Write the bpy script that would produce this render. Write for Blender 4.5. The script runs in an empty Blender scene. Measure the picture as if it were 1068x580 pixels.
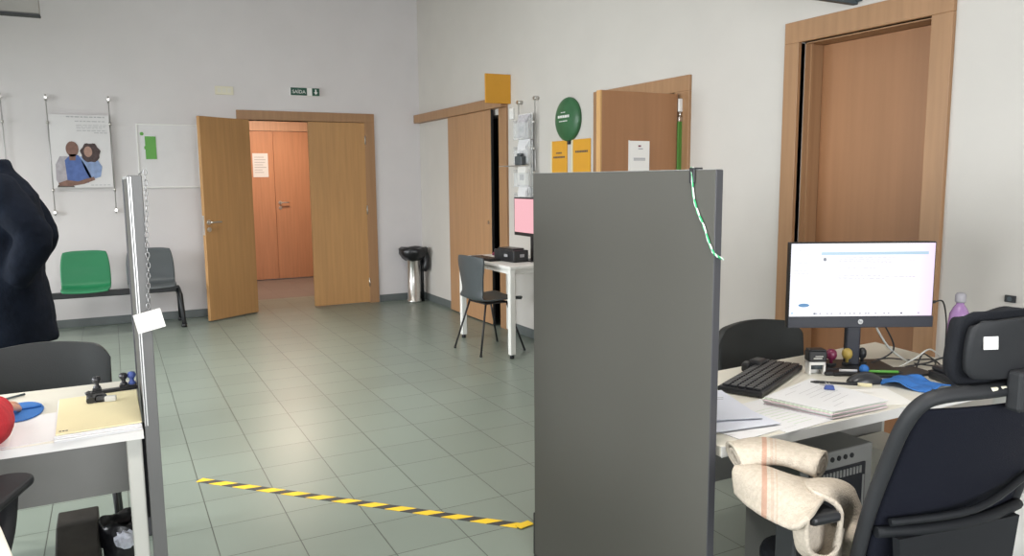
import bpy, bmesh, math, random
from mathutils import Vector, Matrix, Euler
random.seed(7)
C = bpy.context.scene.collection
PI = math.pi
R = math.radians

# ------------------------------------------------------------------ materials
def mat(name, col, rough=.6, metal=0., var=.0, vscale=8., bump=0., bscale=60., stretch=None,
        alpha=1., trans=0., emit=None, estr=1., spec=.5, coat=0.):
    m = bpy.data.materials.new(name)
    m.use_nodes = True
    nt = m.node_tree
    p = nt.nodes['Principled BSDF']
    p.inputs['Roughness'].default_value = rough
    p.inputs['Metallic'].default_value = metal
    p.inputs['Specular IOR Level'].default_value = spec
    p.inputs['Coat Weight'].default_value = coat
    c = (*col, 1)
    p.inputs['Base Color'].default_value = c
    if trans: p.inputs['Transmission Weight'].default_value = trans
    if alpha < 1: p.inputs['Alpha'].default_value = alpha
    if emit:
        p.inputs['Emission Color'].default_value = (*emit, 1)
        p.inputs['Emission Strength'].default_value = estr
    tc = nt.nodes.new('ShaderNodeTexCoord')
    mp = nt.nodes.new('ShaderNodeMapping')
    nt.links.new(tc.outputs['Object'], mp.inputs['Vector'])
    if stretch: mp.inputs['Scale'].default_value = stretch
    if var:
        n = nt.nodes.new('ShaderNodeTexNoise')
        n.inputs['Scale'].default_value = vscale
        n.inputs['Detail'].default_value = 6
        nt.links.new(mp.outputs['Vector'], n.inputs['Vector'])
        r = nt.nodes.new('ShaderNodeValToRGB')
        r.color_ramp.elements[0].position = .3
        r.color_ramp.elements[1].position = .7
        r.color_ramp.elements[0].color = (*[max(0, v*(1-var)) for v in col], 1)
        r.color_ramp.elements[1].color = (*[min(1, v*(1+var)) for v in col], 1)
        nt.links.new(n.outputs['Fac'], r.inputs['Fac'])
        nt.links.new(r.outputs['Color'], p.inputs['Base Color'])
    if bump:
        n = nt.nodes.new('ShaderNodeTexNoise')
        n.inputs['Scale'].default_value = bscale
        n.inputs['Detail'].default_value = 4
        nt.links.new(mp.outputs['Vector'], n.inputs['Vector'])
        b = nt.nodes.new('ShaderNodeBump')
        b.inputs['Strength'].default_value = bump
        b.inputs['Distance'].default_value = .01
        nt.links.new(n.outputs['Fac'], b.inputs['Height'])
        nt.links.new(b.outputs['Normal'], p.inputs['Normal'])
    return m

def wood(name, col, var=.085, scale=5., rough=.42):
    return mat(name, col, rough, var=var, vscale=scale, stretch=(7, 7, .35), bump=.03, bscale=40, spec=.35)

def tile_mat(name, col, grout, w, h, ox, oy, rough):
    m = bpy.data.materials.new(name); m.use_nodes = True
    nt = m.node_tree; p = nt.nodes['Principled BSDF']
    tc = nt.nodes.new('ShaderNodeTexCoord'); mp = nt.nodes.new('ShaderNodeMapping')
    mp.inputs['Location'].default_value = (-ox, -oy, 0)
    nt.links.new(tc.outputs['Object'], mp.inputs['Vector'])
    b = nt.nodes.new('ShaderNodeTexBrick')
    b.offset = 0; b.squash = 1
    b.inputs['Scale'].default_value = 1
    b.inputs['Brick Width'].default_value = w
    b.inputs['Row Height'].default_value = h
    b.inputs['Mortar Size'].default_value = .0022
    b.inputs['Mortar Smooth'].default_value = .1
    b.inputs['Bias'].default_value = 0
    b.inputs['Color1'].default_value = (*[v*.95 for v in col], 1)
    b.inputs['Color2'].default_value = (*[v*1.05 for v in col], 1)
    b.inputs['Mortar'].default_value = (*grout, 1)
    nt.links.new(mp.outputs['Vector'], b.inputs['Vector'])
    n = nt.nodes.new('ShaderNodeTexNoise'); n.inputs['Scale'].default_value = 2.2; n.inputs['Detail'].default_value = 5
    nt.links.new(tc.outputs['Object'], n.inputs['Vector'])
    mx = nt.nodes.new('ShaderNodeMixRGB'); mx.blend_type = 'MULTIPLY'; mx.inputs['Fac'].default_value = .12
    nt.links.new(b.outputs['Color'], mx.inputs['Color1'])
    r = nt.nodes.new('ShaderNodeValToRGB')
    r.color_ramp.elements[0].color = (.72, .72, .70, 1); r.color_ramp.elements[1].color = (1, 1, 1, 1)
    nt.links.new(n.outputs['Fac'], r.inputs['Fac'])
    nt.links.new(r.outputs['Color'], mx.inputs['Color2'])
    nt.links.new(mx.outputs['Color'], p.inputs['Base Color'])
    rr = nt.nodes.new('ShaderNodeMapRange')
    rr.inputs['To Min'].default_value = rough*.96; rr.inputs['To Max'].default_value = rough*1.05
    nt.links.new(n.outputs['Fac'], rr.inputs['Value'])
    nt.links.new(rr.outputs['Result'], p.inputs['Roughness'])
    bp = nt.nodes.new('ShaderNodeBump'); bp.inputs['Strength'].default_value = .4; bp.inputs['Distance'].default_value = .002
    bp.invert = True
    nt.links.new(b.outputs['Fac'], bp.inputs['Height'])
    nt.links.new(bp.outputs['Normal'], p.inputs['Normal'])
    return m

M = {}
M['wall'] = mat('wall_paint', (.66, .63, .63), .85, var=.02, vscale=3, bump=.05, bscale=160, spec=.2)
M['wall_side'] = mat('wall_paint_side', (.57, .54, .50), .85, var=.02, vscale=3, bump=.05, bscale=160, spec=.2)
M['ceil'] = mat('ceiling_paint', (.55, .54, .525), .9, bump=.05, bscale=120)
M['floor'] = tile_mat('grey_green_tiles', (.186, .222, .190), (.052, .060, .051), .304, .2957, .286, 2.711, .33)
M['corr_floor'] = tile_mat('corridor_tiles', (.20, .165, .15), (.12, .10, .09), .4, .4, .2, .1, .4)
M['skirt'] = mat('skirting_tile', (.115, .13, .128), .4, var=.1)
M['wood_l'] = wood('beech_veneer_leaf', (.455, .25, .102))
M['wood_f'] = wood('beech_casing', (.345, .195, .100))
M['wood_s'] = wood('beech_sliding', (.40, .225, .115))
M['wood_r'] = wood('beech_brown_door', (.335, .165, .078), scale=2.4)
M['wood_c'] = wood('beech_corridor', (.50, .235, .125))
M['wood_p'] = wood('pale_pinkish_casing', (.56, .32, .20))
M['wood_edge'] = wood('beech_edge', (.52, .30, .12))
M['dark'] = mat('shadow_gap', (.012, .011, .010), .8)
M['steel'] = mat('brushed_steel', (.62, .60, .57), .28, metal=1., var=.08, vscale=30)
M['chrome'] = mat('chrome', (.75, .74, .72), .14, metal=1.)
M['alu'] = mat('aluminium', (.50, .50, .49), .38, metal=.8)
M['panel'] = mat('grey_laminate', (.086, .083, .073), .48, var=.03, vscale=2, spec=.3)
M['post'] = mat('post_grey', (.105, .105, .103), .45, var=.03)
M['panel_edge'] = mat('graphite_edge', (.050, .050, .056), .4, var=.05)
M['desk'] = mat('cream_laminate', (.68, .65, .565), .38, var=.02)
M['desk_edge'] = mat('white_edge', (.66, .65, .63), .45)
M['desk_grey'] = mat('grey_modesty', (.235, .230, .218), .5, var=.03)
M['leg_grey'] = mat('light_grey_metal', (.50, .50, .46), .45)
M['white'] = mat('white_plastic', (.80, .79, .76), .42, var=.01)
M['white_m'] = mat('white_metal', (.80, .80, .76), .35)
M['paper'] = mat('paper_white', (.72, .715, .72), .8, var=.02)
M['poster'] = mat('poster_paper', (.68, .66, .66), .45, var=.02)
M['pale_ink'] = mat('pale_ink', (.46, .45, .46), .8)
M['paper_b'] = mat('paper_bluish', (.66, .68, .76), .8, var=.02)
M['cream_p'] = mat('cream_card', (.72, .64, .40), .75, var=.02)
M['black'] = mat('black_plastic', (.016, .017, .019), .42, var=.1)
M['black_s'] = mat('black_satin', (.022, .023, .026), .3)
M['black_f'] = mat('black_fabric', (.010, .011, .014), .9, bump=.25, bscale=300, spec=.2)
M['chair_back'] = mat('charcoal_upholstery', (.022, .025, .025), .55, var=.1, bump=.08, bscale=200)
M['mesh_f'] = mat('navy_black_mesh', (.007, .008, .014), .85, bump=.3, bscale=420, spec=.15)
M['frame_d'] = mat('dark_grey_plastic', (.017, .018, .020), .6, var=.05, spec=.3)
M['bezel'] = mat('navy_black_bezel', (.018, .020, .030), .35)
M['yoke'] = mat('black_yoke', (.009, .010, .012), .65, spec=.25)
M['grey_pl'] = mat('slate_plastic', (.065, .075, .080), .4, var=.05)
M['green_pl'] = mat('green_plastic', (.014, .17, .070), .4, var=.04)
M['green_e'] = mat('green_sign', (.032, .125, .048), .4, var=.12, vscale=12)
M['green_s'] = mat('leaf_green', (.11, .36, .055), .5, var=.05)
M['cap_g'] = mat('cap_grey', (.28, .27, .29), .5)
M['chain'] = mat('dull_chain', (.30, .30, .30), .4, metal=.7)
M['strap'] = mat('dark_green_strap', (.07, .20, .03), .6)
M['exit_g'] = mat('exit_green', (.010, .075, .045), .35)
M['yellow'] = mat('amber_card', (.70, .34, .025), .55, var=.03)
M['amber'] = mat('amber_sign', (.60, .28, .018), .5, var=.03)
M['ink'] = mat('dark_ink', (.10, .08, .07), .8)
M['ink_g'] = mat('grey_ink', (.36, .36, .38), .8)
M['blue'] = mat('blue_foam', (.022, .135, .42), .65, var=.08, bump=.06)
M['navy_in'] = mat('blue_ink', (.06, .10, .32), .6)
M['red_k'] = mat('red_knit', (.52, .020, .032), .9, var=.15, vscale=30, bump=.3, bscale=180)
M['skin'] = mat('skin', (.62, .32, .21), .5, var=.05)
M['coat'] = mat('navy_wool', (.006, .0085, .015), .95, var=.25, vscale=18, bump=.4, bscale=40, spec=.12)
M['trouser'] = mat('dark_trouser', (.02, .02, .025), .9)
M['shoe'] = mat('black_leather', (.012, .011, .011), .35)
M['hair'] = mat('dark_hair', (.02, .013, .01), .6, bump=.4, bscale=200)
M['bag'] = mat('bin_liner', (.010, .010, .012), .32, bump=.5, bscale=22)
M['box'] = mat('dark_brown_card', (.030, .026, .022), .6, var=.35, vscale=14)
M['wine'] = mat('wine_red', (.16, .018, .055), .35)
M['gold'] = mat('mustard', (.42, .30, .07), .45)
M['violet'] = mat('violet_tint', (.27, .15, .31), .25)
M['grey_box'] = mat('pc_grey', (.235, .235, .225), .5, var=.03)
M['grille'] = mat('grille_black', (.012, .013, .018), .5)
M['acryl'] = mat('clear_acrylic', (.86, .88, .88), .08, alpha=.28)
M['leaf_g'] = mat('leaflet_grey', (.52, .50, .52), .6, var=.25, vscale=40)
M['hang'] = mat('grey_green_metal', (.145, .142, .128), .55, var=.04)
M['slate'] = mat('slate_blue_metal', (.060, .078, .090), .5, var=.06)
M['cord_w'] = mat('white_cord', (.72, .80, .74), .6)
M['cord_g'] = mat('green_cord', (.03, .42, .15), .6)
M['glass'] = mat('window_glass', (.85, .9, .92), .05, alpha=.15)
M['beige'] = mat('beige_sticker', (.70, .66, .52), .6)
M['tag'] = mat('off_white_card', (.82, .80, .76), .75)
M['cushion_w'] = mat('lamp_diffuser', (.9, .9, .9), .5, emit=(1, .97, .92), estr=4.)
M['scr_pink'] = mat('pink_screen', (.02, .02, .02), .3, emit=(1., .52, .58), estr=1.05)
M['jacket_p'] = mat('photo_grey_jacket', (.40, .37, .40), .7, var=.15, vscale=20)
M['blue_p'] = mat('photo_blue_shirt', (.085, .14, .36), .7, var=.2, vscale=20)
M['lblue_p'] = mat('photo_light_blue', (.24, .32, .52), .7, var=.2, vscale=20)
M['brown_p'] = mat('photo_brown_skin', (.20, .105, .08), .6, var=.2, vscale=30)
M['tan_p'] = mat('photo_tan_skin', (.40, .24, .19), .6, var=.15, vscale=30)
M['hair_p'] = mat('photo_curly_hair', (.075, .05, .05), .8, var=.3, vscale=60)

def screen_mat():
    m = bpy.data.materials.new('white_page_screen'); m.use_nodes = True
    nt = m.node_tree; p = nt.nodes['Principled BSDF']
    p.inputs['Base Color'].default_value = (.02, .02, .02, 1); p.inputs['Roughness'].default_value = .3
    tc = nt.nodes.new('ShaderNodeTexCoord'); sp = nt.nodes.new('ShaderNodeSeparateXYZ')
    nt.links.new(tc.outputs['Object'], sp.inputs[0])
    r = nt.nodes.new('ShaderNodeValToRGB')
    mr = nt.nodes.new('ShaderNodeMapRange'); mr.inputs['From Min'].default_value = -.26; mr.inputs['From Max'].default_value = .26
    nt.links.new(sp.outputs['X'], mr.inputs['Value']); nt.links.new(mr.outputs['Result'], r.inputs['Fac'])
    e = r.color_ramp.elements
    e[0].position = 0; e[0].color = (.92, .93, 1, 1); e[1].position = .3; e[1].color = (1, 1, 1, 1)
    x = e.new(.78); x.color = (1, .98, 1, 1); x = e.new(1.); x.color = (.87, .72, .92, 1)
    nt.links.new(r.outputs['Color'], p.inputs['Emission Color'])
    p.inputs['Emission Strength'].default_value = 1.22
    return m
M['scr'] = screen_mat()
def scr_ink(name, c):
    return mat(name, (.02, .02, .02), .3, emit=c, estr=1.)
M['s_blue'] = scr_ink('screen_pale_blue', (.52, .74, .90))
M['s_btn'] = scr_ink('screen_blue_button', (.10, .30, .58))
M['s_grey'] = scr_ink('screen_grey_text', (.66, .66, .72))
M['s_dark'] = scr_ink('screen_dark_icon', (.22, .24, .30))

# ------------------------------------------------------------------ geometry helpers
def BM(): return bmesh.new()

def box(bm, x0, x1, y0, y1, z0, z1, bev=0., seg=2, mi=0):
    vs = [bm.verts.new((x, y, z)) for x in (x0, x1) for y in (y0, y1) for z in (z0, z1)]
    F = [(0, 1, 3, 2), (4, 6, 7, 5), (0, 4, 5, 1), (2, 3, 7, 6), (0, 2, 6, 4), (1, 5, 7, 3)]
    fs = [bm.faces.new([vs[i] for i in f]) for f in F]
    for f in fs: f.material_index = mi
    if bev:
        es = list({e for f in fs for e in f.edges})
        g = bmesh.ops.bevel(bm, geom=es, offset=bev, segments=seg, profile=.5, affect='EDGES')
        for f in g['faces']: f.material_index = mi
    return bm

def obox(bm, c, sx, sy, sz, rot=0., tilt=0., bev=0., mi=0):
    t = bmesh.new(); box(t, -sx/2, sx/2, -sy/2, sy/2, -sz/2, sz/2, bev, mi=mi)
    m = Matrix.Translation(c) @ Euler((tilt, 0, rot)).to_matrix().to_4x4()
    t.transform(m); merge(bm, t)

def merge(bm, t):
    me = bpy.data.meshes.new('tmp'); t.to_mesh(me); bm.from_mesh(me); bpy.data.meshes.remove(me); t.free()

def ring_frame(d):
    d = d.normalized(); a = Vector((0, 0, 1)) if abs(d.z) < .9 else Vector((1, 0, 0))
    u = d.cross(a).normalized(); return u, d.cross(u).normalized()

def tube(bm, pts, r, n=10, closed=False, mi=0, flat=1.):
    pts = [Vector(p) for p in pts]; N = len(pts); rings = []
    prev = None
    for i, p in enumerate(pts):
        if closed: d = pts[(i+1) % N] - pts[i-1]
        else: d = pts[min(i+1, N-1)] - pts[max(i-1, 0)]
        if d.length < 1e-9: d = Vector((0, 0, 1))
        d.normalize()
        if prev is None: u, v = ring_frame(d)
        else:
            u = prev - d*prev.dot(d)
            if u.length < 1e-6: u, v = ring_frame(d)
            u.normalize(); v = d.cross(u)
        prev = u
        rr = r[i] if isinstance(r, (list, tuple)) else r
        rings.append([bm.verts.new(p + rr*(math.cos(2*PI*k/n)*u + flat*math.sin(2*PI*k/n)*v)) for k in range(n)])
    for i in range(N if closed else N-1):
        a, b = rings[i], rings[(i+1) % N]
        for k in range(n):
            f = bm.faces.new((a[k], a[(k+1) % n], b[(k+1) % n], b[k])); f.smooth = True; f.material_index = mi
    if not closed:
        for rg, rev in ((rings[0], True), (rings[-1], False)):
            f = bm.faces.new(rg[::-1] if rev else rg); f.material_index = mi
    return bm

def smooth_path(pts, sub=6, closed=False):
    P = [Vector(p) for p in pts]; N = len(P); out = []
    rng = range(N if closed else N-1)
    for i in rng:
        g = (lambda k: P[k % N]) if closed else (lambda k: P[max(0, min(N-1, k))])
        p0, p1, p2, p3 = g(i-1), g(i), g(i+1), g(i+2)
        for s in range(sub):
            t = s/sub
            out.append(.5*((2*p1) + (p2-p0)*t + (2*p0-5*p1+4*p2-p3)*t*t + (3*p1-p0-3*p2+p3)*t**3))
    if not closed: out.append(P[-1])
    return out

def lathe(bm, prof, n=32, c=(0, 0, 0), mi=0, caps=True, sm=True):
    c = Vector(c); rings = []
    for r, z in prof:
        rings.append([bm.verts.new(c + Vector((max(r, 1e-4)*math.cos(2*PI*k/n), max(r, 1e-4)*math.sin(2*PI*k/n), z))) for k in range(n)])
    for a, b in zip(rings, rings[1:]):
        for k in range(n):
            f = bm.faces.new((a[k], a[(k+1) % n], b[(k+1) % n], b[k])); f.smooth = sm; f.material_index = mi
    if caps:
        f = bm.faces.new(rings[0][::-1]); f.material_index = mi
        f = bm.faces.new(rings[-1]); f.material_index = mi
    return bm

def prism(bm, poly, h, axis='z', base=0., mi=0, bev=0.):
    """polygon (list of 2-tuples) extruded by h along an axis, starting at base"""
    def P(a, b, c):
        return {'z': (a, b, c), 'y': (a, c, b), 'x': (c, a, b)}[axis]
    t = bmesh.new()
    lo = [t.verts.new(P(a, b, base)) for a, b in poly]; hi = [t.verts.new(P(a, b, base+h)) for a, b in poly]
    t.faces.new(lo[::-1]); t.faces.new(hi)
    n = len(poly)
    for i in range(n): t.faces.new((lo[i], lo[(i+1) % n], hi[(i+1) % n], hi[i]))
    bmesh.ops.recalc_face_normals(t, faces=t.faces[:])
    if bev: bmesh.ops.bevel(t, geom=t.edges[:], offset=bev, segments=2, profile=.5, affect='EDGES')
    for f in t.faces: f.material_index = mi
    merge(bm, t); return bm

def grid_sheet(rows, sub=5, thick=.01, mi=0):
    """smooth sheet through rows of control points, given a thickness"""
    R1 = [smooth_path(r, sub) for r in rows]
    cols = list(zip(*R1)); cols = [smooth_path(c, sub) for c in cols]
    nu, nv = len(cols), len(cols[0])
    t = bmesh.new()
    V = [[t.verts.new(cols[i][j]) for j in range(nv)] for i in range(nu)]
    for i in range(nu-1):
        for j in range(nv-1):
            f = t.faces.new((V[i][j], V[i+1][j], V[i+1][j+1], V[i][j+1])); f.smooth = True
    bmesh.ops.recalc_face_normals(t, faces=t.faces[:])
    t.normal_update()
    bmesh.ops.solidify(t, geom=t.faces[:], thickness=thick)
    for f in t.faces: f.smooth = True; f.material_index = mi
    return t

def rrect(w, h, r, n=6, cx=0., cy=0.):
    out = []
    for sx, sy, a0 in ((1, 1, 0), (-1, 1, 90), (-1, -1, 180), (1, -1, 270)):
        for k in range(n+1):
            a = R(a0 + 90*k/n)
            out.append((cx + sx*(w/2-r) + r*math.cos(a), cy + sy*(h/2-r) + r*math.sin(a)))
    return out

def ellipse(rx, ry, n=24, cx=0., cy=0.):
    return [(cx+rx*math.cos(2*PI*k/n), cy+ry*math.sin(2*PI*k/n)) for k in range(n)]

# ------------------------------------------------------------------ object helpers
WM = {}
def wm(o):
    while o.parent: o = o.parent
    return WM[o.name]

def link(name, bm, m, parent=None, label=None, local=False, loc=None, smooth=False):
    bmesh.ops.recalc_face_normals(bm, faces=bm.faces[:])
    if parent is not None and not local: bm.transform(wm(parent).inverted())
    if parent is None and loc is not None: bm.transform(Matrix.Translation(-Vector(loc)))
    me = bpy.data.meshes.new(name); bm.to_mesh(me); bm.free()
    if smooth:
        for p in me.polygons: p.use_smooth = True
    for x in (m if isinstance(m, (list, tuple)) else [m]): me.materials.append(x)
    o = bpy.data.objects.new(name, me); C.objects.link(o)
    if parent is not None: o.parent = parent
    else:
        o.location = loc or (0, 0, 0); WM[o.name] = Matrix.Translation(loc or (0, 0, 0))
    if label: o['label'] = label
    return o

def thing(name, label, cat, loc=(0, 0, 0), rotz=0., group=None, kind=None):
    o = bpy.data.objects.new(name, None); C.objects.link(o)
    o.empty_display_size = .1
    o.location = loc; o.rotation_euler = (0, 0, rotz)
    WM[o.name] = Matrix.Translation(loc) @ Matrix.Rotation(rotz, 4, 'Z')
    tag(o, label, cat, group, kind)
    return o

def tag(o, label=None, cat=None, group=None, kind=None):
    if label: o['label'] = label
    if cat: o['category'] = cat
    if group: o['group'] = group
    if kind: o['kind'] = kind
    return o

def struct(name, bm, m, label=None, parent=None):
    o = link(name, bm, m, parent)
    if parent is None: tag(o, label, name.rstrip('0123456789').split('_')[0], kind='structure')
    return o

def flatten(o):
    """bake an object's modifiers into its mesh"""
    dg = bpy.context.evaluated_depsgraph_get(); dg.update()
    me = bpy.data.meshes.new_from_object(o.evaluated_get(dg)); old = o.data
    o.modifiers.clear(); o.data = me; bpy.data.meshes.remove(old)
    for p in o.data.polygons: p.use_smooth = True

def skin(name, verts, edges, radii, m, parent, root=0, sub=2, label=None):
    me = bpy.data.meshes.new(name); me.from_pydata([tuple(v) for v in verts], edges, [])
    o = bpy.data.objects.new(name, me); C.objects.link(o); o.parent = parent
    md = o.modifiers.new('s', 'SKIN'); md.use_smooth_shade = True
    sv = me.skin_vertices[0].data
    for i, r in enumerate(radii):
        sv[i].radius = r if isinstance(r, tuple) else (r, r)
        sv[i].use_root = (i == root)
    ss = o.modifiers.new('u', 'SUBSURF'); ss.levels = ss.render_levels = sub
    me.materials.append(m)
    flatten(o)
    if not o.data.materials: o.data.materials.append(m)
    if label: o['label'] = label
    return o

def text_bm(s, size, depth=.0006):
    """letters as mesh: returns a bmesh in the XY plane, centred"""
    cu = bpy.data.curves.new('t', 'FONT'); cu.body = s; cu.size = size; cu.extrude = depth
    cu.align_x = 'CENTER'; cu.align_y = 'CENTER'; cu.resolution_u = 3
    o = bpy.data.objects.new('t', cu); C.objects.link(o)
    dg = bpy.context.evaluated_depsgraph_get(); dg.update()
    me = bpy.data.meshes.new_from_object(o.evaluated_get(dg))
    bm = bmesh.new(); bm.from_mesh(me)
    bpy.data.objects.remove(o); bpy.data.curves.remove(cu); bpy.data.meshes.remove(me)
    return bm

# ================================================================== ROOM SHELL
XW, YW, HC = 3.33, 8.77, 3.6           # right wall, back wall, ceiling
XL, YR = -5.2, -3.2                    # left wall, rear wall

bm = BM(); box(bm, XL, XW+.2, YR, YW+.9, -.1, 0)
struct('floor', bm, M['floor'], 'grey green tiled floor with dark grout lines')
bm = BM(); box(bm, XL-.2, XW+.2, YR-.2, YW+.2, HC, HC+.12)
struct('ceiling', bm, M['ceil'], 'off white ceiling')
# back wall with the double-door opening
DX0, DX1, DZ = 1.36, 2.655, 2.10
bm = BM()
box(bm, XL-.2, DX0, YW, YW+.14, 0, HC); box(bm, DX1, XW+.2, YW, YW+.14, 0, HC); box(bm, DX0, DX1, YW, YW+.14, DZ, HC)
struct('wall_back', bm, M['wall'], 'white back wall around the double door')
# right wall: openings for sliding door, half-hidden open door and brown door
bm = BM()
ops = [(2.28, 3.03, 2.15), (4.05, 4.86, 1.99), (6.62, 7.55, 2.05)]
y = YR-.2
for a, b, z in ops:
    box(bm, XW, XW+.2, y, a, 0, HC); box(bm, XW, XW+.2, a, b, z, HC); y = b
box(bm, XW, XW+.2, y, YW, 0, HC)
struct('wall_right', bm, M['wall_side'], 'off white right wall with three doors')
bm = BM()
wins = [(-1.2, .9), (1.9, 4.0), (5.0, 7.1)]
y = YR-.2
for a, b in wins:
    box(bm, XL-.2, XL, y, a, 0, HC); box(bm, XL-.2, XL, a, b, 0, .9); box(bm, XL-.2, XL, a, b, 2.5, HC); y = b
box(bm, XL-.2, XL, y, YW, 0, HC)
struct('wall_left', bm, M['wall'], 'white left wall with windows')
bm = BM(); box(bm, XL, -2.6, YR-.2, YR, 0, HC); box(bm, 2.2, XW, YR-.2, YR, 0, HC); box(bm, -2.6, 2.2, YR-.2, YR, 2.6, HC); box(bm, -2.6, 2.2, YR-.2, YR, 0, .5)
struct('wall_rear', bm, M['wall'], 'white rear wall with a wide shop window')

def window(n, axis, pos, a, b, z0, z1, splits):
    w = thing('window_%d' % n, 'aluminium framed window', 'window', (0, 0, 0), kind='structure')
    bm = BM(); t = .05
    def bb(u0, u1, w0, w1, d=.06):
        if axis == 'x': box(bm, pos-d/2, pos+d/2, u0, u1, w0, w1, .004)
        else: box(bm, u0, u1, pos-d/2, pos+d/2, w0, w1, .004)
    bb(a, b, z0, z0+t); bb(a, b, z1-t, z1); bb(a, a+t, z0+t, z1-t); bb(b-t, b, z0+t, z1-t)
    for k in range(1, splits):
        u = a+(b-a)*k/splits; bb(u-t/2, u+t/2, z0+t, z1-t)
    link('window_frame', bm, M['alu'], w)
    bm = BM()
    if axis == 'x': box(bm, pos-.004, pos+.004, a+t, b-t, z0+t, z1-t)
    else: box(bm, a+t, b-t, pos-.004, pos+.004, z0+t, z1-t)
    link('pane', bm, M['glass'], w)
for k, (a, b) in enumerate(wins): window(k+1, 'x', XL-.1, a, b, .9, 2.5, 2)
window(4, 'y', YR-.1, -2.6, 2.2, .5, 2.6, 3)

# skirtings
def skirt(name, segs, lab):
    bm = BM()
    for s in segs: box(bm, *s, 0, .085, .004)
    struct(name, bm, M['skirt'], lab)
skirt('baseboard_back', [(XL, 1.245, YW-.012, YW), (2.775, XW, YW-.012, YW)], 'dark grey skirting along the back wall')
skirt('baseboard_right', [(XW-.012, XW, YR, 2.175), (XW-.012, XW, 3.13, 3.9), (XW-.012, XW, 5.01, 6.455), (XW-.012, XW, 7.80, YW-.012)], 'dark grey skirting along the right wall')
skirt('baseboard_left', [(XL, XL+.012, YR, YW-.012)], 'dark grey skirting along the left wall')

# corridor behind the double door
bm = BM(); box(bm, -.2, 4.4, YW+.9, 11.75, -.1, 0)
struct('floor_corridor', bm, M['corr_floor'], 'pinkish tiled floor of the corridor')
bm = BM()
box(bm, -.2, 4.4, 11.62, 11.75, 0, 2.7)
struct('wall_corridor_back', bm, M['wall'], 'end wall of the corridor')
bm = BM(); box(bm, -.3, -.2, YW+.14, 11.75, 0, 2.7); struct('wall_corridor_left', bm, M['wall'], 'left wall of the corridor')
bm = BM(); box(bm, 4.4, 4.5, YW+.14, 11.75, 0, 2.7); struct('wall_corridor_right', bm, M['wall'], 'right wall of the corridor')
bm = BM(); box(bm, -.3, 4.5, YW+.14, 11.75, 2.7, 2.8); struct('ceiling_corridor', bm, M['ceil'], 'corridor ceiling')
# rooms behind the right wall
bm = BM()
box(bm, 5.2, 5.3, 1.9, 8.6, 0, 2.7); box(bm, XW+.2, 5.3, 1.8, 1.9, 0, 2.7); box(bm, XW+.2, 5.3, 8.5, 8.6, 0, 2.7)
box(bm, XW+.2, 5.3, 1.8, 8.6, 2.7, 2.8)
struct('wall_side_rooms', bm, M['wall'], 'walls of the rooms behind the right wall')
bm = BM(); box(bm, XW+.2, 5.3, 1.8, 8.6, -.1, 0)
struct('floor_side_rooms', bm, M['corr_floor'], 'floor of the rooms behind the right wall')

# ------------------------------------------------------------------ doors
def lever(parent, face, p, dirn, up=(0, 0, 1), cyl=True, scale=1.):
    """rosette + lever handle on a leaf. p: world point on the face, face: outward unit normal, dirn: lever direction"""
    p = Vector(p); n = Vector(face); d = Vector(dirn); bm = BM()
    tube(bm, [p, p+n*.009], .026*scale, 18)
    tube(bm, smooth_path([p+n*.006, p+n*.045, p+n*.052+d*.018, p+n*.050+d*.12], 4), .0095*scale, 10)
    if cyl:
        q = p - Vector(up)*.075
        tube(bm, [q, q+n*.008], .025*scale, 18); tube(bm, [q+n*.004, q+n*.013], .010*scale, 10)
    return link('handle', bm, M['steel'], parent, 'steel lever handle with lock rosette')

d1 = thing('door_1', 'beech double door in the back wall with its left leaf swung open', 'door', (2.0, YW, 0), kind='structure')
bm = BM()
box(bm, 1.25, 1.36, YW-.022, YW+.16, 0, DZ, .004); box(bm, DX1-.005, 2.765, YW-.022, YW+.16, 0, DZ, .004); box(bm, 1.25, 2.765, YW-.022, YW+.16, DZ, 2.2, .004)
link('door_frame', bm, M['wood_f'], d1)
bm = BM(); box(bm, 2.006, 2.652, YW-.012, YW+.03, .012, DZ-.004, .003)
leafR = link('door_leaf', bm, M['wood_l'], d1)
for z in (.25, 1.1, 1.9):
    bm = BM(); tube(bm, [(2.652, YW-.018, z-.05), (2.652, YW-.018, z+.05)], .008, 8); link('hinge', bm, M['steel'], leafR)
hx, hy = 1.362, YW-.03
tx, ty = .892, 8.425
ux, uy = tx-hx, ty-hy; L = math.hypot(ux, uy); ux /= L; uy /= L
bm = BM(); box(bm, 0, .645, -.02, .02, .012, DZ-.004, .003)
T = Matrix.Translation((hx, hy, 0)) @ Matrix.Rotation(math.atan2(uy, ux), 4, 'Z')
bm.transform(T); leafL = link('door_leaf', bm, M['wood_l'], d1)
nrm = Vector((-uy, ux, 0)); nrm = nrm if nrm.y < 0 else -nrm
u3 = Vector((ux, uy, 0))
pp = Vector((hx, hy, 0)) + u3*.60 + nrm*.02 + Vector((0, 0, 1.03))
lever(leafL, nrm, pp, -u3)
bm = BM(); obox(bm, Vector((hx, hy, 1.0)) + u3*.646, .006, .024, .2, math.atan2(uy, ux)); link('strike_plate', bm, M['steel'], leafL)
for z in (.25, 1.1, 1.9):
    bm = BM(); tube(bm, [(1.362, YW-.03, z-.05), (1.362, YW-.03, z+.05)], .008, 8); link('hinge', bm, M['steel'], leafL)

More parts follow.
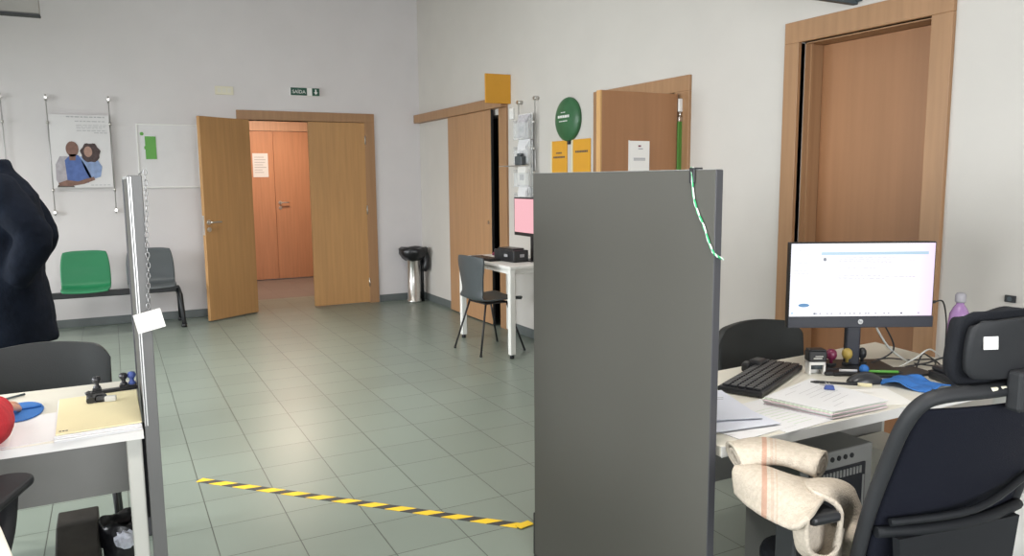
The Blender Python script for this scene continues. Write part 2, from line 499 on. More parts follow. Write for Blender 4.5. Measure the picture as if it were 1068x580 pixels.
d5 = thing('door_2', 'orange beech double door at the end of the corridor', 'door', (2.13, 11.6, 0), kind='structure')
bm = BM(); box(bm, 1.15, 1.27, 11.56, 11.62, 0, 2.16); box(bm, 3.0, 3.12, 11.56, 11.62, 0, 2.16); box(bm, 1.15, 3.12, 11.56, 11.62, 2.16, 2.30)
link('door_frame', bm, M['wood_p'], d5)
bm = BM(); box(bm, 1.27, 2.136, 11.575, 11.615, .012, 2.155, .002); link('door_leaf', bm, M['wood_c'], d5)
bm = BM(); box(bm, 2.140, 3.0, 11.575, 11.615, .012, 2.155, .002); lf = link('door_leaf', bm, M['wood_c'], d5)
lever(lf, (0, -1, 0), (2.20, 11.575, 1.13), (1, 0, 0))

d2 = thing('door_3', 'beech sliding door on a wall rail, left of the cable brochure rack', 'door', (XW, 7.2, 0), kind='structure')
bm = BM(); box(bm, XW-.075, XW, 6.46, 8.765, 2.105, 2.2, .003); link('rail_cover', bm, M['wood_f'], d2)
bm = BM(); box(bm, XW-.050, XW-.022, 6.735, 7.79, .012, 2.103, .003); lf = link('door_leaf', bm, M['wood_s'], d2)
bm = BM(); box(bm, XW-.049, XW-.023, 6.722, 6.7349, .012, 2.10, .002); link('gap_shade', bm, M['dark'], lf)  # black strip painted in for the shade of the gap beside the leaf
bm = BM(); tube(bm, [(XW-.052, 6.80, 1.02), (XW-.0495, 6.80, 1.02)], .02, 14); link('flush_pull', bm, M['steel'], lf)
bm = BM(); box(bm, XW-.022, XW+.2, 6.46, 6.62, 0, 2.104, .003); link('jamb', bm, M['wood_f'], d2)
bm = BM(); box(bm, XW-.012, XW, 7.6, 7.79, 0, 2.104); link('far_jamb', bm, M['wood_f'], d2)
bm = BM(); box(bm, XW+.19, XW+.195, 6.62, 7.55, 0, 2.05); link('backing', bm, M['dark'], d2)  # dark sheet stands in for the shade of the room behind

d4 = thing('door_4', 'beech door standing open at a right angle behind the grey screen', 'door', (XW, 4.4, 0), kind='structure')
bm = BM()
box(bm, XW-.02, XW+.2, 3.905, 4.05, 0, 1.99, .003); box(bm, XW-.02, XW+.2, 4.86, 5.005, 0, 1.99, .003); box(bm, XW-.02, XW+.2, 3.905, 5.005, 1.99, 2.09, .003)
link('door_frame', bm, M['wood_f'], d4)
bm = BM(); box(bm, 2.70, 3.285, 3.985, 4.03, .012, 1.975, .003); lf = link('door_leaf', bm, M['wood_r'], d4)
bm = BM(); box(bm, 2.689, 2.6995, 3.985, 4.03, .012, 1.975); link('leaf_edge', bm, M['wood_edge'], lf)
lever(lf, (0, -1, 0), (2.76, 3.985, 1.0), (1, 0, 0))
for z in (.25, 1.75):
    bm = BM(); tube(bm, [(3.297, 4.01, z-.05), (3.297, 4.01, z+.05)], .01, 8); link('hinge', bm, M['steel'], lf)

d3 = thing('door_5', 'brown beech door set deep in its frame behind the bright monitor', 'door', (XW, 2.65, 0), kind='structure')
bm = BM()
box(bm, XW-.022, XW+.03, 2.178, 2.28, 0, 2.15, .003); box(bm, XW-.022, XW+.03, 3.03, 3.128, 0, 2.15, .003); box(bm, XW-.022, XW+.03, 2.178, 3.128, 2.15, 2.262, .003)
box(bm, XW+.03, XW+.2, 2.265, 2.285, 0, 2.15); box(bm, XW+.03, XW+.2, 3.022, 3.045, 0, 2.15); box(bm, XW+.03, XW+.2, 2.28, 3.03, 2.145, 2.17)
box(bm, XW+.06, XW+.075, 3.012, 3.024, 0, 2.145)
link('door_frame', bm, M['wood_f'], d3)
bm = BM(); box(bm, XW+.155, XW+.195, 2.286, 3.021, .012, 2.144, .002); lf = link('door_leaf', bm, M['wood_r'], d3)
lever(lf, (-1, 0, 0), (XW+.155, 2.36, 1.02), (0, 1, 0))

# ================================================================== BACK WALL ITEMS
def wire_pair(name, lab, xs, grp=None):
    t = thing(name, lab, 'poster hanger', (xs[0][0], YW, 1.7), group=grp)
    for x, z0, z1 in xs:
        bm = BM(); tube(bm, [(x, YW-.03, z0), (x, YW-.03, z1)], .0042, 8)
        w = link('cable', bm, M['alu'], t)
        for z in (z0, z1):
            bm = BM(); tube(bm, [(x, YW+.0005, z), (x, YW-.05, z)], .014, 12); tube(bm, [(x, YW-.03, z-.03), (x, YW-.03, z+.03)], .009, 10); link('wall_mount', bm, M['steel'], w)
        for z in (1.37, 2.02):
            if z0+.05 < z < z1-.05:
                bm = BM(); tube(bm, [(x, YW-.045, z-.015), (x, YW-.045, z+.015)], .012, 10); link('clamp', bm, M['steel'], w)
    return t
wire_pair('cable_hanger', 'pair of thin steel cables holding the poster with two people', [(-.488, 1.155, 2.257), (.046, 1.165, 2.257)])
wire_pair('cable_hanger', 'steel cable on the back wall behind the person in the dark coat', [(-.855, 1.155, 2.252), (-1.39, 1.155, 2.252)])

po = thing('poster', 'white poster with a photo of a man and a woman between two cables', 'poster', (-.2, YW-.034, 1.39))
bm = BM(); box(bm, -.478, .037, YW-.037, YW-.033, 1.395, 2.10); link('sheet', bm, M['poster'], po)
yp = YW-.0385
bm = BM()
def fl(poly, mi, lay=0): prism(bm, poly, .0008, 'y', yp-.0009*lay-.0008, mi)
# grey jacket, torso, arms
fl([(-.455, 1.47), (-.45, 1.62), (-.41, 1.70), (-.345, 1.70), (-.30, 1.55), (-.32, 1.42), (-.42, 1.41)], 0, 0)
fl([(-.36, 1.46), (-.37, 1.66), (-.315, 1.72), (-.25, 1.71), (-.19, 1.60), (-.15, 1.50), (-.18, 1.44)], 1, 1)
fl([(-.24, 1.70), (-.10, 1.69), (-.05, 1.60), (-.07, 1.50), (-.16, 1.47), (-.20, 1.56)], 2, 1)
fl(ellipse(.055, .075, 20, -.30, 1.77), 3, 2)
fl([(-.33, 1.72), (-.33, 1.66), (-.28, 1.66), (-.27, 1.72)], 3, 2)
fl([(-.225 + .085*math.cos(a)*(1+.08*math.sin(7*a)) + .08, 1.735 + .095*math.sin(a)*(1+.08*math.cos(6*a))) for a in [2*PI*k/30 for k in range(30)]], 5, 2)
fl(ellipse(.036, .052, 20, -.165, 1.745), 4, 3)
fl([(-.44, 1.44), (-.36, 1.47), (-.27, 1.455), (-.20, 1.48), (-.13, 1.50), (-.12, 1.47), (-.22, 1.43), (-.34, 1.41), (-.43, 1.415)], 3, 3)
fl([(-.45, 1.40), (-.30, 1.40), (-.32, 1.43), (-.44, 1.425)], 6, 2)
link('photo_print', bm, [M['jacket_p'], M['blue_p'], M['lblue_p'], M['brown_p'], M['tan_p'], M['hair_p'], M['ink']], po)
bm = BM()
for z, a, b, h in ((2.075, -.33, -.0, .012), (2.035, -.26, .01, .009), (2.0, -.25, .012, .005), (1.985, -.25, .0, .005), (1.97, -.25, -.02, .005), (1.945, -.25, .012, .008), (1.925, -.10, .014, .008)):
    x = a
    while x < b:
        w = random.uniform(.02, .05); box(bm, x, min(b, x+w), yp-.001, yp, z, z+h); x += w+.009
for k in range(5): box(bm, -.16+.036*k, -.135+.036*k, yp-.001, yp, 1.415, 1.422)
link('printed_text', bm, M['pale_ink'], po)

wb = thing('notice_board', 'white notice board with a green leaflet left of the double door', 'notice board', (.57, YW, 1.39))
bm = BM(); box(bm, .285, .852, YW-.012, YW-.001, 1.395, 2.02); link('board', bm, M['poster'], wb)
bm = BM()
box(bm, .275, .862, YW-.02, YW-.001, 1.383, 1.395, .003); box(bm, .275, .862, YW-.02, YW-.001, 2.02, 2.032, .003)
box(bm, .275, .287, YW-.02, YW-.001, 1.395, 2.02, .003); box(bm, .850, .862, YW-.02, YW-.001, 1.395, 2.02, .003)
link('board_frame', bm, M['white'], wb)
lf = thing('leaflet', 'small green leaflet pinned on the white notice board', 'leaflet', (.385, YW-.014, 1.67))
bm = BM(); box(bm, .285+.03, .452, YW-.0155, YW-.0135, 1.672, 1.915); link('sheet', bm, M['paper'], lf)
bm = BM(); box(bm, .350, .452, YW-.0170, YW-.0158, 1.675, 1.905); link('green_print', bm, M['green_s'], lf)
bm = BM(); prism(bm, ellipse(.018, .018, 14, .325, 1.93), .001, 'y', YW-.0170); prism(bm, ellipse(.013, .02, 12, .352, 1.79), .001, 'y', YW-.0182)
link('emblem', bm, M['green_s'], lf)

bm = BM(); box(bm, 1.05, 1.235, YW-.012, YW-.0005, 2.352, 2.44, .003)
for k in range(3): box(bm, 1.075+.05*k, 1.11+.05*k, YW-.0135, YW-.0115, 2.375, 2.42, mi=1)
tag(link('wall_sticker', bm, [M['beige'], M['desk']], None, loc=(1.14, YW, 2.352)), 'pale beige rectangular plate on the back wall above the open door leaf', 'wall plate')

ex = thing('exit_sign', 'green exit sign with an arrow above the double door', 'exit sign', (1.98, YW, 2.37))
bm = BM(); box(bm, 1.825, 2.145, YW-.03, YW-.0005, 2.372, 2.462, .004); link('housing', bm, M['white'], ex)
bm = BM(); box(bm, 1.828, 2.005, YW-.034, YW-.0301, 2.376, 2.458, .003); box(bm, 2.062, 2.143, YW-.034, YW-.0301, 2.376, 2.458, .003); link('sign_face', bm, M['exit_g'], ex)
bm = text_bm('SAÍDA', .052); bm.transform(Matrix.Translation((1.917, YW-.0352, 2.413)) @ Matrix.Rotation(PI/2, 4, 'X'))
link('lettering', bm, M['white'], ex)
bm = BM(); prism(bm, [(2.095, 2.445), (2.11, 2.445), (2.11, 2.415), (2.124, 2.415), (2.1025, 2.388), (2.081, 2.415), (2.095, 2.415)], .0012, 'y', YW-.0352)
link('arrow', bm, M['white'], ex)

bm = BM(); box(bm, 1.842, 2.055, 11.570, 11.574, 1.50, 1.84)
for k in range(7): box(bm, 1.865, 1.865+random.uniform(.1, .165), 11.5685, 11.5699, 1.78-.036*k, 1.788-.036*k, mi=1)
tag(link('notice_sheet', bm, [M['paper'], M['ink_g']], None, loc=(1.95, 11.57, 1.5)), 'white printed sheet on the orange corridor door', 'notice')

# ---------------- waiting bench
be = thing('waiting_bench', 'black steel beam of a waiting bench along the back wall', 'bench', (0, 8.48, 0))
bm = BM(); box(bm, -.95, .565, 8.44, 8.50, .335, .395, .008); link('beam', bm, M['black'], be)
for x in (.545, -.93):
    bm = BM()
    tube(bm, [(x, 8.47, .375), (x+.02, 8.42, .30), (x+.03, 8.24, .03)], [.026, .026, .022], 10); tube(bm, [(x, 8.47, .375), (x+.02, 8.52, .30), (x+.03, 8.66, .03)], [.026, .026, .022], 10)
    tube(bm, [(x+.03, 8.235, .0), (x+.03, 8.235, .035)], .026, 12); tube(bm, [(x+.03, 8.665, 0), (x+.03, 8.665, .035)], .026, 12)
    link('leg', bm, M['black'], be)
def bench_seat(x0, x1, m, lab):
    t = thing('bench_seat', lab, 'seat', ((x0+x1)/2, 8.46, .395))
    w = x1-x0; c = (x0+x1)/2
    rows = []
    for yy, zz, k in ((8.03, .425, .86), (8.06, .440, .93), (8.2, .435, .97), (8.36, .425, .98), (8.44, .450, .99), (8.475, .53, 1.), (8.50, .64, .99), (8.535, .74, .93), (8.545, .785, .86)):
        rows.append([(c+s*w/2*k, yy + (-.018 if zz > .46 else 0)*abs(s)**2 , zz + (.012*s*s if zz < .46 else -.012*s**4)) for s in (-1, -.6, 0, .6, 1)])
    link('shell', grid_sheet(rows, 4, .010), m, t, smooth=True)
    bm = BM(); box(bm, c-.12, c+.12, 8.36, 8.50, .395, .416, .004); link('bracket', bm, M['black'], t)
bench_seat(-.475, -.045, M['green_pl'], 'green plastic seat shell on the waiting bench')
bench_seat(.09, .53, M['grey_pl'], 'slate grey plastic seat shell on the waiting bench')

# ---------------- ashtray bin in the corner
bx, by = 3.13, 8.555
bi = thing('waste_bin', 'slim chrome waste bin with a black liner in the room corner', 'bin', (bx, by, 0))
bm = BM(); lathe(bm, [(.085, 0), (.09, .01), (.088, .03), (.075, .04), (.075, .60), (.085, .61)], 28, (bx, by, 0)); link('body', bm, M['steel'], bi)
bm = BM(); n = 40; rings = []
for k, (r, z) in enumerate(((.088, .50), (.13, .53), (.165, .58), (.172, .635), (.150, .652), (.10, .648), (.03, .60))):
    rings.append([bm.verts.new((bx+r*(1+.03*math.sin(5*a+k)+.03*math.sin(11*a+2*k))*math.cos(a), by+r*(1+.03*math.sin(5*a+k)+.03*math.sin(11*a))*math.sin(a), z+.006*math.sin(4*a+k))) for a in [2*PI*i/n for i in range(n)]])
for a, b in zip(rings, rings[1:]):
    for i in range(n): bm.faces.new((a[i], a[(i+1) % n], b[(i+1) % n], b[i])).smooth = True
bm.faces.new(rings[-1]); bm.faces.new(rings[0][::-1])
tube(bm, smooth_path([(bx+.12, by-.05, .60), (bx+.145, by-.06, .5), (bx+.14, by-.05, .42), (bx+.13, by-.04, .36)], 4), [.04]*7+[.045]*3+[.035, .02, .01], 10)
link('liner', bm, M['bag'], bi)
bm = BM(); tube(bm, [(bx+.115, by+.02, 0), (bx+.115, by+.02, .55)], .022, 10); link('rear_post', bm, M['black'], bi)

# ================================================================== RIGHT WALL ITEMS
bm = BM(); box(bm, 3.072, XW, 6.40, 6.42, 2.128, 2.39, .003)
tag(link('flag_sign', bm, M['amber'], None, loc=(3.2, 6.41, 2.128)), 'plain amber square sign projecting above the sliding door', 'sign')
bm = BM(); box(bm, 2.968, XW, 2.685, 2.715, 2.278, 2.5, .004); box(bm, XW-.02, XW-.0005, 2.66, 2.74, 2.29, 2.48, .003)
tag(link('flag_sign', bm, M['slate'], None, loc=(3.15, 2.7, 2.278)), 'dark slate sign projecting above the brown door', 'sign')
bm = BM(); box(bm, XW-.02, XW-.0005, 6.33, 6.40, 1.985, 2.085, .004); box(bm, XW-.026, XW-.02, 6.35, 6.38, 2.01, 2.06, .002)
tag(link('wall_switch', bm, M['white'], None, loc=(XW, 6.365, 1.985)), 'small white box on the wall right of the sliding door rail', 'switch')

def dome(bm, y, z, ry, rz, h, n=36, mi=0, base=XW-.002):
    rings = []
    for k in range(9):
        t = k/8*PI/2
        rings.append([bm.verts.new((base - .012 - h*math.sin(t), y+ry*math.cos(t)*math.cos(a), z+rz*math.cos(t)*math.sin(a))) if k < 8 else None for a in [2*PI*i/n for i in range(n)]])
    for a, b in zip(rings[:-1], rings[1:-1]):
        for i in range(n): bm.faces.new((a[i], a[(i+1) % n], b[(i+1) % n], b[i])).smooth = True
    bm.faces.new(rings[-2])
    back = [bm.verts.new((base, y+ry*math.cos(a), z+rz*math.sin(a))) for a in [2*PI*i/n for i in range(n)]]
    for i in range(n): bm.faces.new((back[i], back[(i+1) % n], rings[0][(i+1) % n], rings[0][i]))
    bm.faces.new(back[::-1])
eg = thing('oval_sign', 'glossy green domed oval sign above the two amber cards', 'sign', (XW, 5.38, 1.74))
bm = BM(); dome(bm, 5.38, 1.915, .187, .175, .045); link('body', bm, M['green_e'], eg)
bm = BM()
for z, a, b, h in ((1.925, 5.29, 5.46, .02), (1.895, 5.32, 5.44, .007), (1.965, 5.35, 5.42, .006)):
    yy = a
    while yy < b:
        box(bm, XW-.061, XW-.0585 if z > 1.9 else XW-.0575, yy, min(b, yy+.028), z, z+h); yy += .036
link('lettering', bm, M['white'], eg)
bm = BM(); box(bm, XW-.02, XW-.001, 5.355, 5.385, 1.715, 1.752, .003); link('mount', bm, M['black'], eg)

def amber_card(y0, y1, lab, lines):
    t = thing('amber_card', lab, 'poster', (XW, (y0+y1)/2, 1.37))
    bm = BM(); box(bm, XW-.006, XW+.0005, y0, y1, 1.37, 1.75); link('sheet', bm, M['yellow'], t)
    bm = BM()
    for z, a, b, h in lines:
        yy = y0+(y1-y0)*a
        while yy < y0+(y1-y0)*b:
            box(bm, XW-.0072, XW-.006, yy, yy+.018, z, z+h); yy += .023
    link('lettering', bm, M['ink'], t)
    bm = BM(); box(bm, XW-.0072, XW-.0005, y1+.001, y1+.022, 1.37, 1.752); link('border', bm, M['cream_p'], t)
amber_card(5.407, 5.645, 'amber card with two text lines, left below the green oval sign', [(1.645, .35, .7, .012), (1.61, .15, .85, .014)])
amber_card(5.062, 5.315, 'amber card with one text line, right below the green oval sign', [(1.645, .15, .8, .016)])

# brochure rack on cables
rk = thing('brochure_rack', 'clear brochure pockets on two wall cables right of the sliding door', 'brochure rack', (XW, 6.05, 1.0))
for yy, a, b in ((6.185, 1.05, 2.12), (5.885, 1.05, 2.13)):
    bm = BM(); tube(bm, [(XW-.035, yy, a), (XW-.035, yy, b)], .004, 8); w = link('cable', bm, M['alu'], rk)
    for z in (a, b):
        bm = BM(); tube(bm, [(XW+.001, yy, z), (XW-.05, yy, z)], .016, 12); link('wall_mount', bm, M['steel'], w)
    for z in (1.93, 1.70, 1.50, 1.30):
        bm = BM(); tube(bm, [(XW-.05, yy, z-.012), (XW-.05, yy, z+.012)], .011, 8); link('clamp', bm, M['steel'], w)
PK = [(1.79, .17), (1.575, .15), (1.375, .15), (1.18, .14)]
for z, h in PK:
    bm = BM()
    box(bm, XW-.050, XW-.047, 5.90, 6.17, z, z+h+.05); box(bm, XW-.098, XW-.095, 5.90, 6.17, z, z+h-.03)
    box(bm, XW-.098, XW-.047, 5.90, 6.17, z-.004, z); box(bm, XW-.098, XW-.047, 5.897, 5.90, z-.004, z+h); box(bm, XW-.098, XW-.047, 6.17, 6.173, z-.004, z+h)
    link('pocket', bm, M['acryl'], rk)
LV = [('leaf_g', 'stack of grey patterned leaflets in the top brochure pocket'), ('paper', 'white leaflets in the second brochure pocket from the top'),
      ('tag', 'off white leaflets in the third brochure pocket from the top'), ('paper', 'white leaflets in the lowest brochure pocket behind the pink screen')]
for (z, h), (m, lab) in zip(PK, LV):
    bm = BM()
    for k in range(4): obox(bm, (XW-.058-.010*k, 6.035, z+.10-.008*k+.012), .006, .21-.02*k, .2-.02*k, 0, bev=.001, mi=0)
    obox(bm, (XW-.0925, 6.03, z+.08), .001, .08, .05, 0, mi=1)
    tag(link('leaflet_stack', bm, [M[m], M['ink_g']], None, loc=(XW-.07, 6.035, z)), lab, 'leaflets', 'leaflets in the brochure rack')
bm = BM(); box(bm, XW-.17, XW-.099, 5.88, 6.32, 1.552, 1.560, .002); box(bm, XW-.1, XW-.0005, 6.1, 6.3, 1.553, 1.559)
tag(link('small_shelf', bm, M['alu'], None, loc=(XW, 6.1, 1.552)), 'narrow grey shelf plate jutting from the brochure rack', 'shelf')
bm = BM(); obox(bm, (XW-.13, 5.985, 1.600), .05, .10, .078, .2, bev=.008); obox(bm, (XW-.13, 5.985, 1.651), .04, .05, .022, .2, bev=.006)
tag(link('dispenser', bm, M['grey_pl'], None, loc=(XW-.13, 5.985, 1.561)), 'small dark grey box standing on the narrow shelf plate', 'box')

bm = BM(); box(bm, 2.905, 3.058, 3.976, 3.9845, 1.40, 1.672, .001)
for z, a, b in ((1.62, .065, .10), (1.56, .03, .12), (1.55, .03, .12)): box(bm, 2.905+a, 2.905+b, 3.9745, 3.976, z, z+.006, mi=1)
box(bm, 2.97, 2.99, 3.9745, 3.976, 1.635, 1.645, mi=2)
box(bm, 2.900, 2.9035, 3.976, 3.9845, 1.40, 1.675, mi=3)
tag(link('notice_sheet', bm, [M['tag'], M['ink_g'], M['wine'], M['white']], None, loc=(2.98, 3.98, 1.4)), 'white printed notice on the open door behind the grey screen', 'notice')
st = thing('hanging_strap', 'green strap with a white top hanging beside the open door hinge', 'strap', (3.335, 3.97, 1.0))
bm = BM(); box(bm, 3.280, 3.314, 3.968, 3.980, 1.0, 1.80, .003); link('strap', bm, M['strap'], st)
bm = BM(); box(bm, 3.284, 3.310, 3.966, 3.981, 1.80, 1.83, .003); tube(bm, [(3.297, 3.974, 1.828), (3.297, 3.974, 1.865)], .008, 8); link('clip', bm, M['steel'], st)
bm = BM(); box(bm, 3.283, 3.311, 3.966, 3.981, 1.862, 1.945, .003); link('holder', bm, M['white'], st)

so = thing('wall_socket', 'small black wall socket above the headrest of the office chair', 'socket', (XW, 1.86, .908))
bm = BM(); box(bm, XW-.012, XW-.0005, 1.838, 1.882, .908, .938, .003); link('plate', bm, M['black'], so)
bm = BM(); tube(bm, [(XW-.014, 1.86, .923), (XW-.011, 1.86, .923)], .010, 10); link('outlet', bm, M['slate'], so)

# hanging panel top left
hp = thing('hanging_sign', 'grey rectangular board hung from the ceiling at top left', 'hanging board', (-.75, 5.0, 2.33))
bm = BM(); box(bm, -1.35, -.272, 4.97, 5.03, 2.345, 2.85, .004); link('body', bm, M['hang'], hp)
bm = BM(); box(bm, -1.352, -.270, 4.965, 5.035, 2.333, 2.344, .002); link('bottom_trim', bm, M['frame_d'], hp)
for x in (-1.1, -.5):
    bm = BM(); tube(bm, [(x, 5., 2.85), (x, 5., HC)], .012, 8); link('hanger_rod', bm, M['alu'], hp)

# ================================================================== KIOSK TABLE
kt = thing('side_table', 'white table with square legs against the right wall by the sliding door', 'table', (3.05, 5.88, 0))
bm = BM(); box(bm, 2.775, 3.30, 5.37, 6.40, .725, .75, .004); link('tabletop', bm, M['white'], kt)
bm = BM(); box(bm, 2.80, 3.29, 5.40, 5.43, .685, .725); box(bm, 2.80, 3.29, 6.34, 6.37, .685, .725); box(bm, 2.79, 2.815, 5.41, 6.36, .685, .725); link('apron', bm, M['white_m'], kt)
for x in (2.80, 3.275):
    for yy in (5.40, 6.36):
        bm = BM(); box(bm, x-.024, x+.024, yy-.024, yy+.024, .03, .725, .005); l = link('leg', bm, M['white_m'], kt)
        bm = BM(); tube(bm, [(x, yy, 0), (x, yy, .03)], .018, 12); link('foot', bm, M['black'], l)

km = thing('monitor', 'small monitor with a pink screen on the white side table', 'monitor', (3.16, 5.72, .75))
bm = BM(); box(bm, 3.125, 3.15, 5.42, 5.965, .955, 1.285, .004); link('housing', bm, M['black'], km)
bm = BM(); box(bm, 3.1235, 3.1249, 5.435, 5.952, .985, 1.272); link('screen', bm, M['scr_pink'], km)
bm = BM(); box(bm, 3.145, 3.165, 5.66, 5.71, .76, 1.05, .003); box(bm, 3.08, 3.23, 5.58, 5.79, .75, .76, .003); link('stand', bm, M['black'], km)
pr = thing('printer', 'black box printer with a white label on the side table', 'printer', (3.02, 5.76, .75))
bm = BM(); obox(bm, (2.99, 5.77, .80), .15, .30, .10, R(8), bev=.008); obox(bm, (2.99, 5.77, .855), .12, .22, .018, R(8), bev=.006); link('body', bm, M['black_s'], pr)
bm = BM(); obox(bm, (2.9125, 5.715, .805), .002, .05, .022, R(8)); obox(bm, (3.015, 5.6175, .805), .045, .002, .025, R(8)); link('sticker', bm, M['ink_g'], pr)
kb = thing('keyboard', 'black keyboard at the front edge of the white side table', 'keyboard', (2.86, 6.0, .75))
bm = BM(); obox(bm, (2.855, 6.0, .759), .13, .40, .018, R(3), bev=.004); link('body', bm, M['black'], kb)
bm = BM()
for i in range(5):
    for j in range(16): obox(bm, (2.808+.022*i, 5.825+.0225*j, .7695), .018, .018, .006, R(3), bev=.001)
link('keys', bm, M['black_s'], kb)
bm = BM(); t = grid_sheet([[(3.10+.03*math.cos(PI*k/4)*f, 6.28+a, .752+h*math.sin(PI*k/4)) for k in range(5)] for a, f, h in ((-.05, .3, .01), (-.03, .9, .026), (0, 1.05, .034), (.03, .95, .028), (.05, .3, .01))], 3, .002)
merge(bm, t); tag(link('computer_mouse', bm, M['wine'], None, loc=(3.10, 6.28, .75), smooth=True), 'dark red computer mouse at the back of the side table', 'mouse')
bm = BM(); obox(bm, (2.88, 6.26, .7515), .13, .2, .002, R(5)); tag(link('paper_sheet', bm, M['paper'], None, loc=(2.88, 6.26, .75)), 'white paper on the side table beside the red mouse', 'paper')

# kiosk chair
def shell_chair(loc, rot, lab):
    t = thing('shell_chair', lab, 'chair', loc, rot)
    rows = []
    for yy, zz, w in ((.20, .425, .36), (.19, .445, .40), (.05, .44, .42), (-.12, .435, .40), (-.175, .455, .37), (-.192, .53, .34), (-.200, .64, .37), (-.205, .76, .42), (-.205, .815, .40)):
        rows.append([(s*w/2, yy + (.03*s*s if zz > .5 else 0), zz + (.012*s*s if zz < .46 else -.008*s**4)) for s in (-1, -.5, 0, .5, 1)])
    bm = grid_sheet(rows, 4, .011)
    link('seat_shell', bm, M['grey_pl'], t, local=True, smooth=True)
    for sx in (-1, 1):
        for sy in (-1, 1):
            bm = BM(); tube(bm, [(sx*.13, sy*.10-.01, .425), (sx*.215, sy*.215, .012)], .0085, 8)
            tube(bm, [(sx*.215, sy*.215, 0), (sx*.2155, sy*.216, .014)], .011, 8)
            link('leg', bm, M['black'], t, local=True)
    bm = BM(); box(bm, -.14, .14, -.12, .10, .412, .424, .003); link('mount', bm, M['black'], t, local=True)
    return t
shell_chair((2.79, 5.80, 0), R(-90+6), 'slate grey shell chair with thin black legs at the white side table')

# ================================================================== GREY SCREENS AND TAPE
sc = thing('partition_screen', 'tall dark grey partition screen standing at the centre', 'partition', (1.365, 1.95, 0))
bm = BM(); box(bm, 1.352, 1.376, 1.489, 2.432, .012, 1.459, .0015); link('panel', bm, M['panel'], sc)
bm = BM(); box(bm, 1.3525, 1.3755, 1.4862, 1.4889, .0, 1.4585, .001); link('edge_strip', bm, M['panel_edge'], sc)
bm = BM(); box(bm, 1.3525, 1.3755, 1.489, 2.432, 1.4592, 1.461, .0005); link('top_strip', bm, M['alu'], sc)
bm = BM(); box(bm, 1.36, 1.41, 2.433, 2.46, .0, .17, .004); tube(bm, [(1.364, 2.42, 0), (1.364, 2.42, .013)], .02, 12); link('foot', bm, M['black'], sc)
bm = BM(); tube(bm, [(1.364, 1.52, 0), (1.364, 1.52, .013)], .02, 12); link('foot', bm, M['black'], sc)

co = thing('cord', 'green and white twisted cord clipped on the grey partition', 'cord', (1.35, 1.56, 1.24))
cp = smooth_path([(1.366, 1.585, 1.4635), (1.352, 1.583, 1.463), (1.3475, 1.572, 1.448), (1.3475, 1.564, 1.391), (1.3475, 1.546, 1.35), (1.3475, 1.524, 1.318), (1.3475, 1.50, 1.272), (1.3475, 1.484, 1.250), (1.360, 1.4815, 1.240), (1.380, 1.483, 1.232)], 6)
for ph, m in ((0, 'cord_w'), (PI, 'cord_g')):
    bm = BM()
    tube(bm, [p + Vector((0, .0016*math.cos(i*.9+ph), .0016*math.sin(i*.9+ph))) for i, p in enumerate(cp)], .0022, 6)
    link('strand', bm, M[m], co)
bm = BM(); box(bm, 1.346, 1.351, 1.562, 1.582, 1.425, 1.462, .002); box(bm, 1.346, 1.375, 1.562, 1.582, 1.461, 1.466, .001); link('clip', bm, M['black'], co)

# hazard tape on the floor: a thin strip with diagonal bands
ta, tb = Vector((.293, 3.881, 0)), Vector((1.43, 2.695, 0))
d = (tb-ta); Lt = d.length; d.normalize(); nn = Vector((-d.y, d.x, 0))
bm = BM(); w = .024; per = .135; k = -1
def strip(s0, s1, mi):
    sk = .06
    P = [ta + d*max(0, min(Lt, s0)) - nn*w, ta + d*max(0, min(Lt, s1)) - nn*w, ta + d*max(0, min(Lt, s1+sk)) + nn*w, ta + d*max(0, min(Lt, s0+sk)) + nn*w]
    lo = [bm.verts.new((p.x, p.y, .0006)) for p in P]; hi = [bm.verts.new((p.x, p.y, .0022)) for p in P]
    try:
        for q in ([lo[3], lo[2], lo[1], lo[0]], hi, *[[lo[i], lo[(i+1) % 4], hi[(i+1) % 4], hi[i]] for i in range(4)]):
            f = bm.faces.new(q); f.material_index = mi
    except ValueError: pass
s = -.06
while s < Lt:
    strip(s, s+per*.55, 0); strip(s+per*.55, s+per, 1); s += per
bmesh.ops.dissolve_degenerate(bm, dist=1e-5, edges=bm.edges[:])
M['tape_y'] = mat('tape_yellow', (.75, .50, .02), .5); M['tape_k'] = mat('tape_black', (.035, .035, .035), .5)
tube_pts = [tb + Vector((0, 0, .002)), tb + d*.03 + Vector((0, 0, .004))]
tag(link('hazard_tape', bm, [M['tape_y'], M['tape_k']], None, loc=tuple(ta)), 'yellow and black striped tape stuck across the floor tiles', 'tape')
bm = BM(); obox(bm, tb + Vector((.015, -.006, .006)), .07, .04, .004, R(10), R(0), bev=.001)
tag(link('tape_end', bm, M['tape_y'], None, loc=tuple(tb)), 'crumpled yellow tape end at the foot of the grey screen', 'tape')

# ================================================================== LEFT DESK
DXL, DXR = -1.55, .040
ld = thing('desk', 'cream topped desk with grey modesty panel at left', 'desk', (-.75, 2.72, 0))
bm = BM(); box(bm, DXL, DXR, 2.40, 3.05, .705, .73, .003); link('desktop', bm, M['desk'], ld)
bm = BM(); box(bm, DXL, DXR, 2.395, 2.3995, .705, .7295); link('edge_band', bm, M['desk_edge'], ld)
bm = BM(); box(bm, DXL+.06, DXR-.045, 2.74, 2.76, .43, .705); link('modesty_panel', bm, M['desk_grey'], ld)
for x in (.014, -1.49):
    for yy in (2.45, 3.0):
        bm = BM(); box(bm, x-.021, x+.021, yy-.025, yy+.025, .0, .705, .005); link('leg', bm, M['leg_grey'], ld)
    bm = BM(); box(bm, x-.015, x+.012, 2.475, 2.975, .655, .70); link('side_rail', bm, M['leg_grey'], ld)

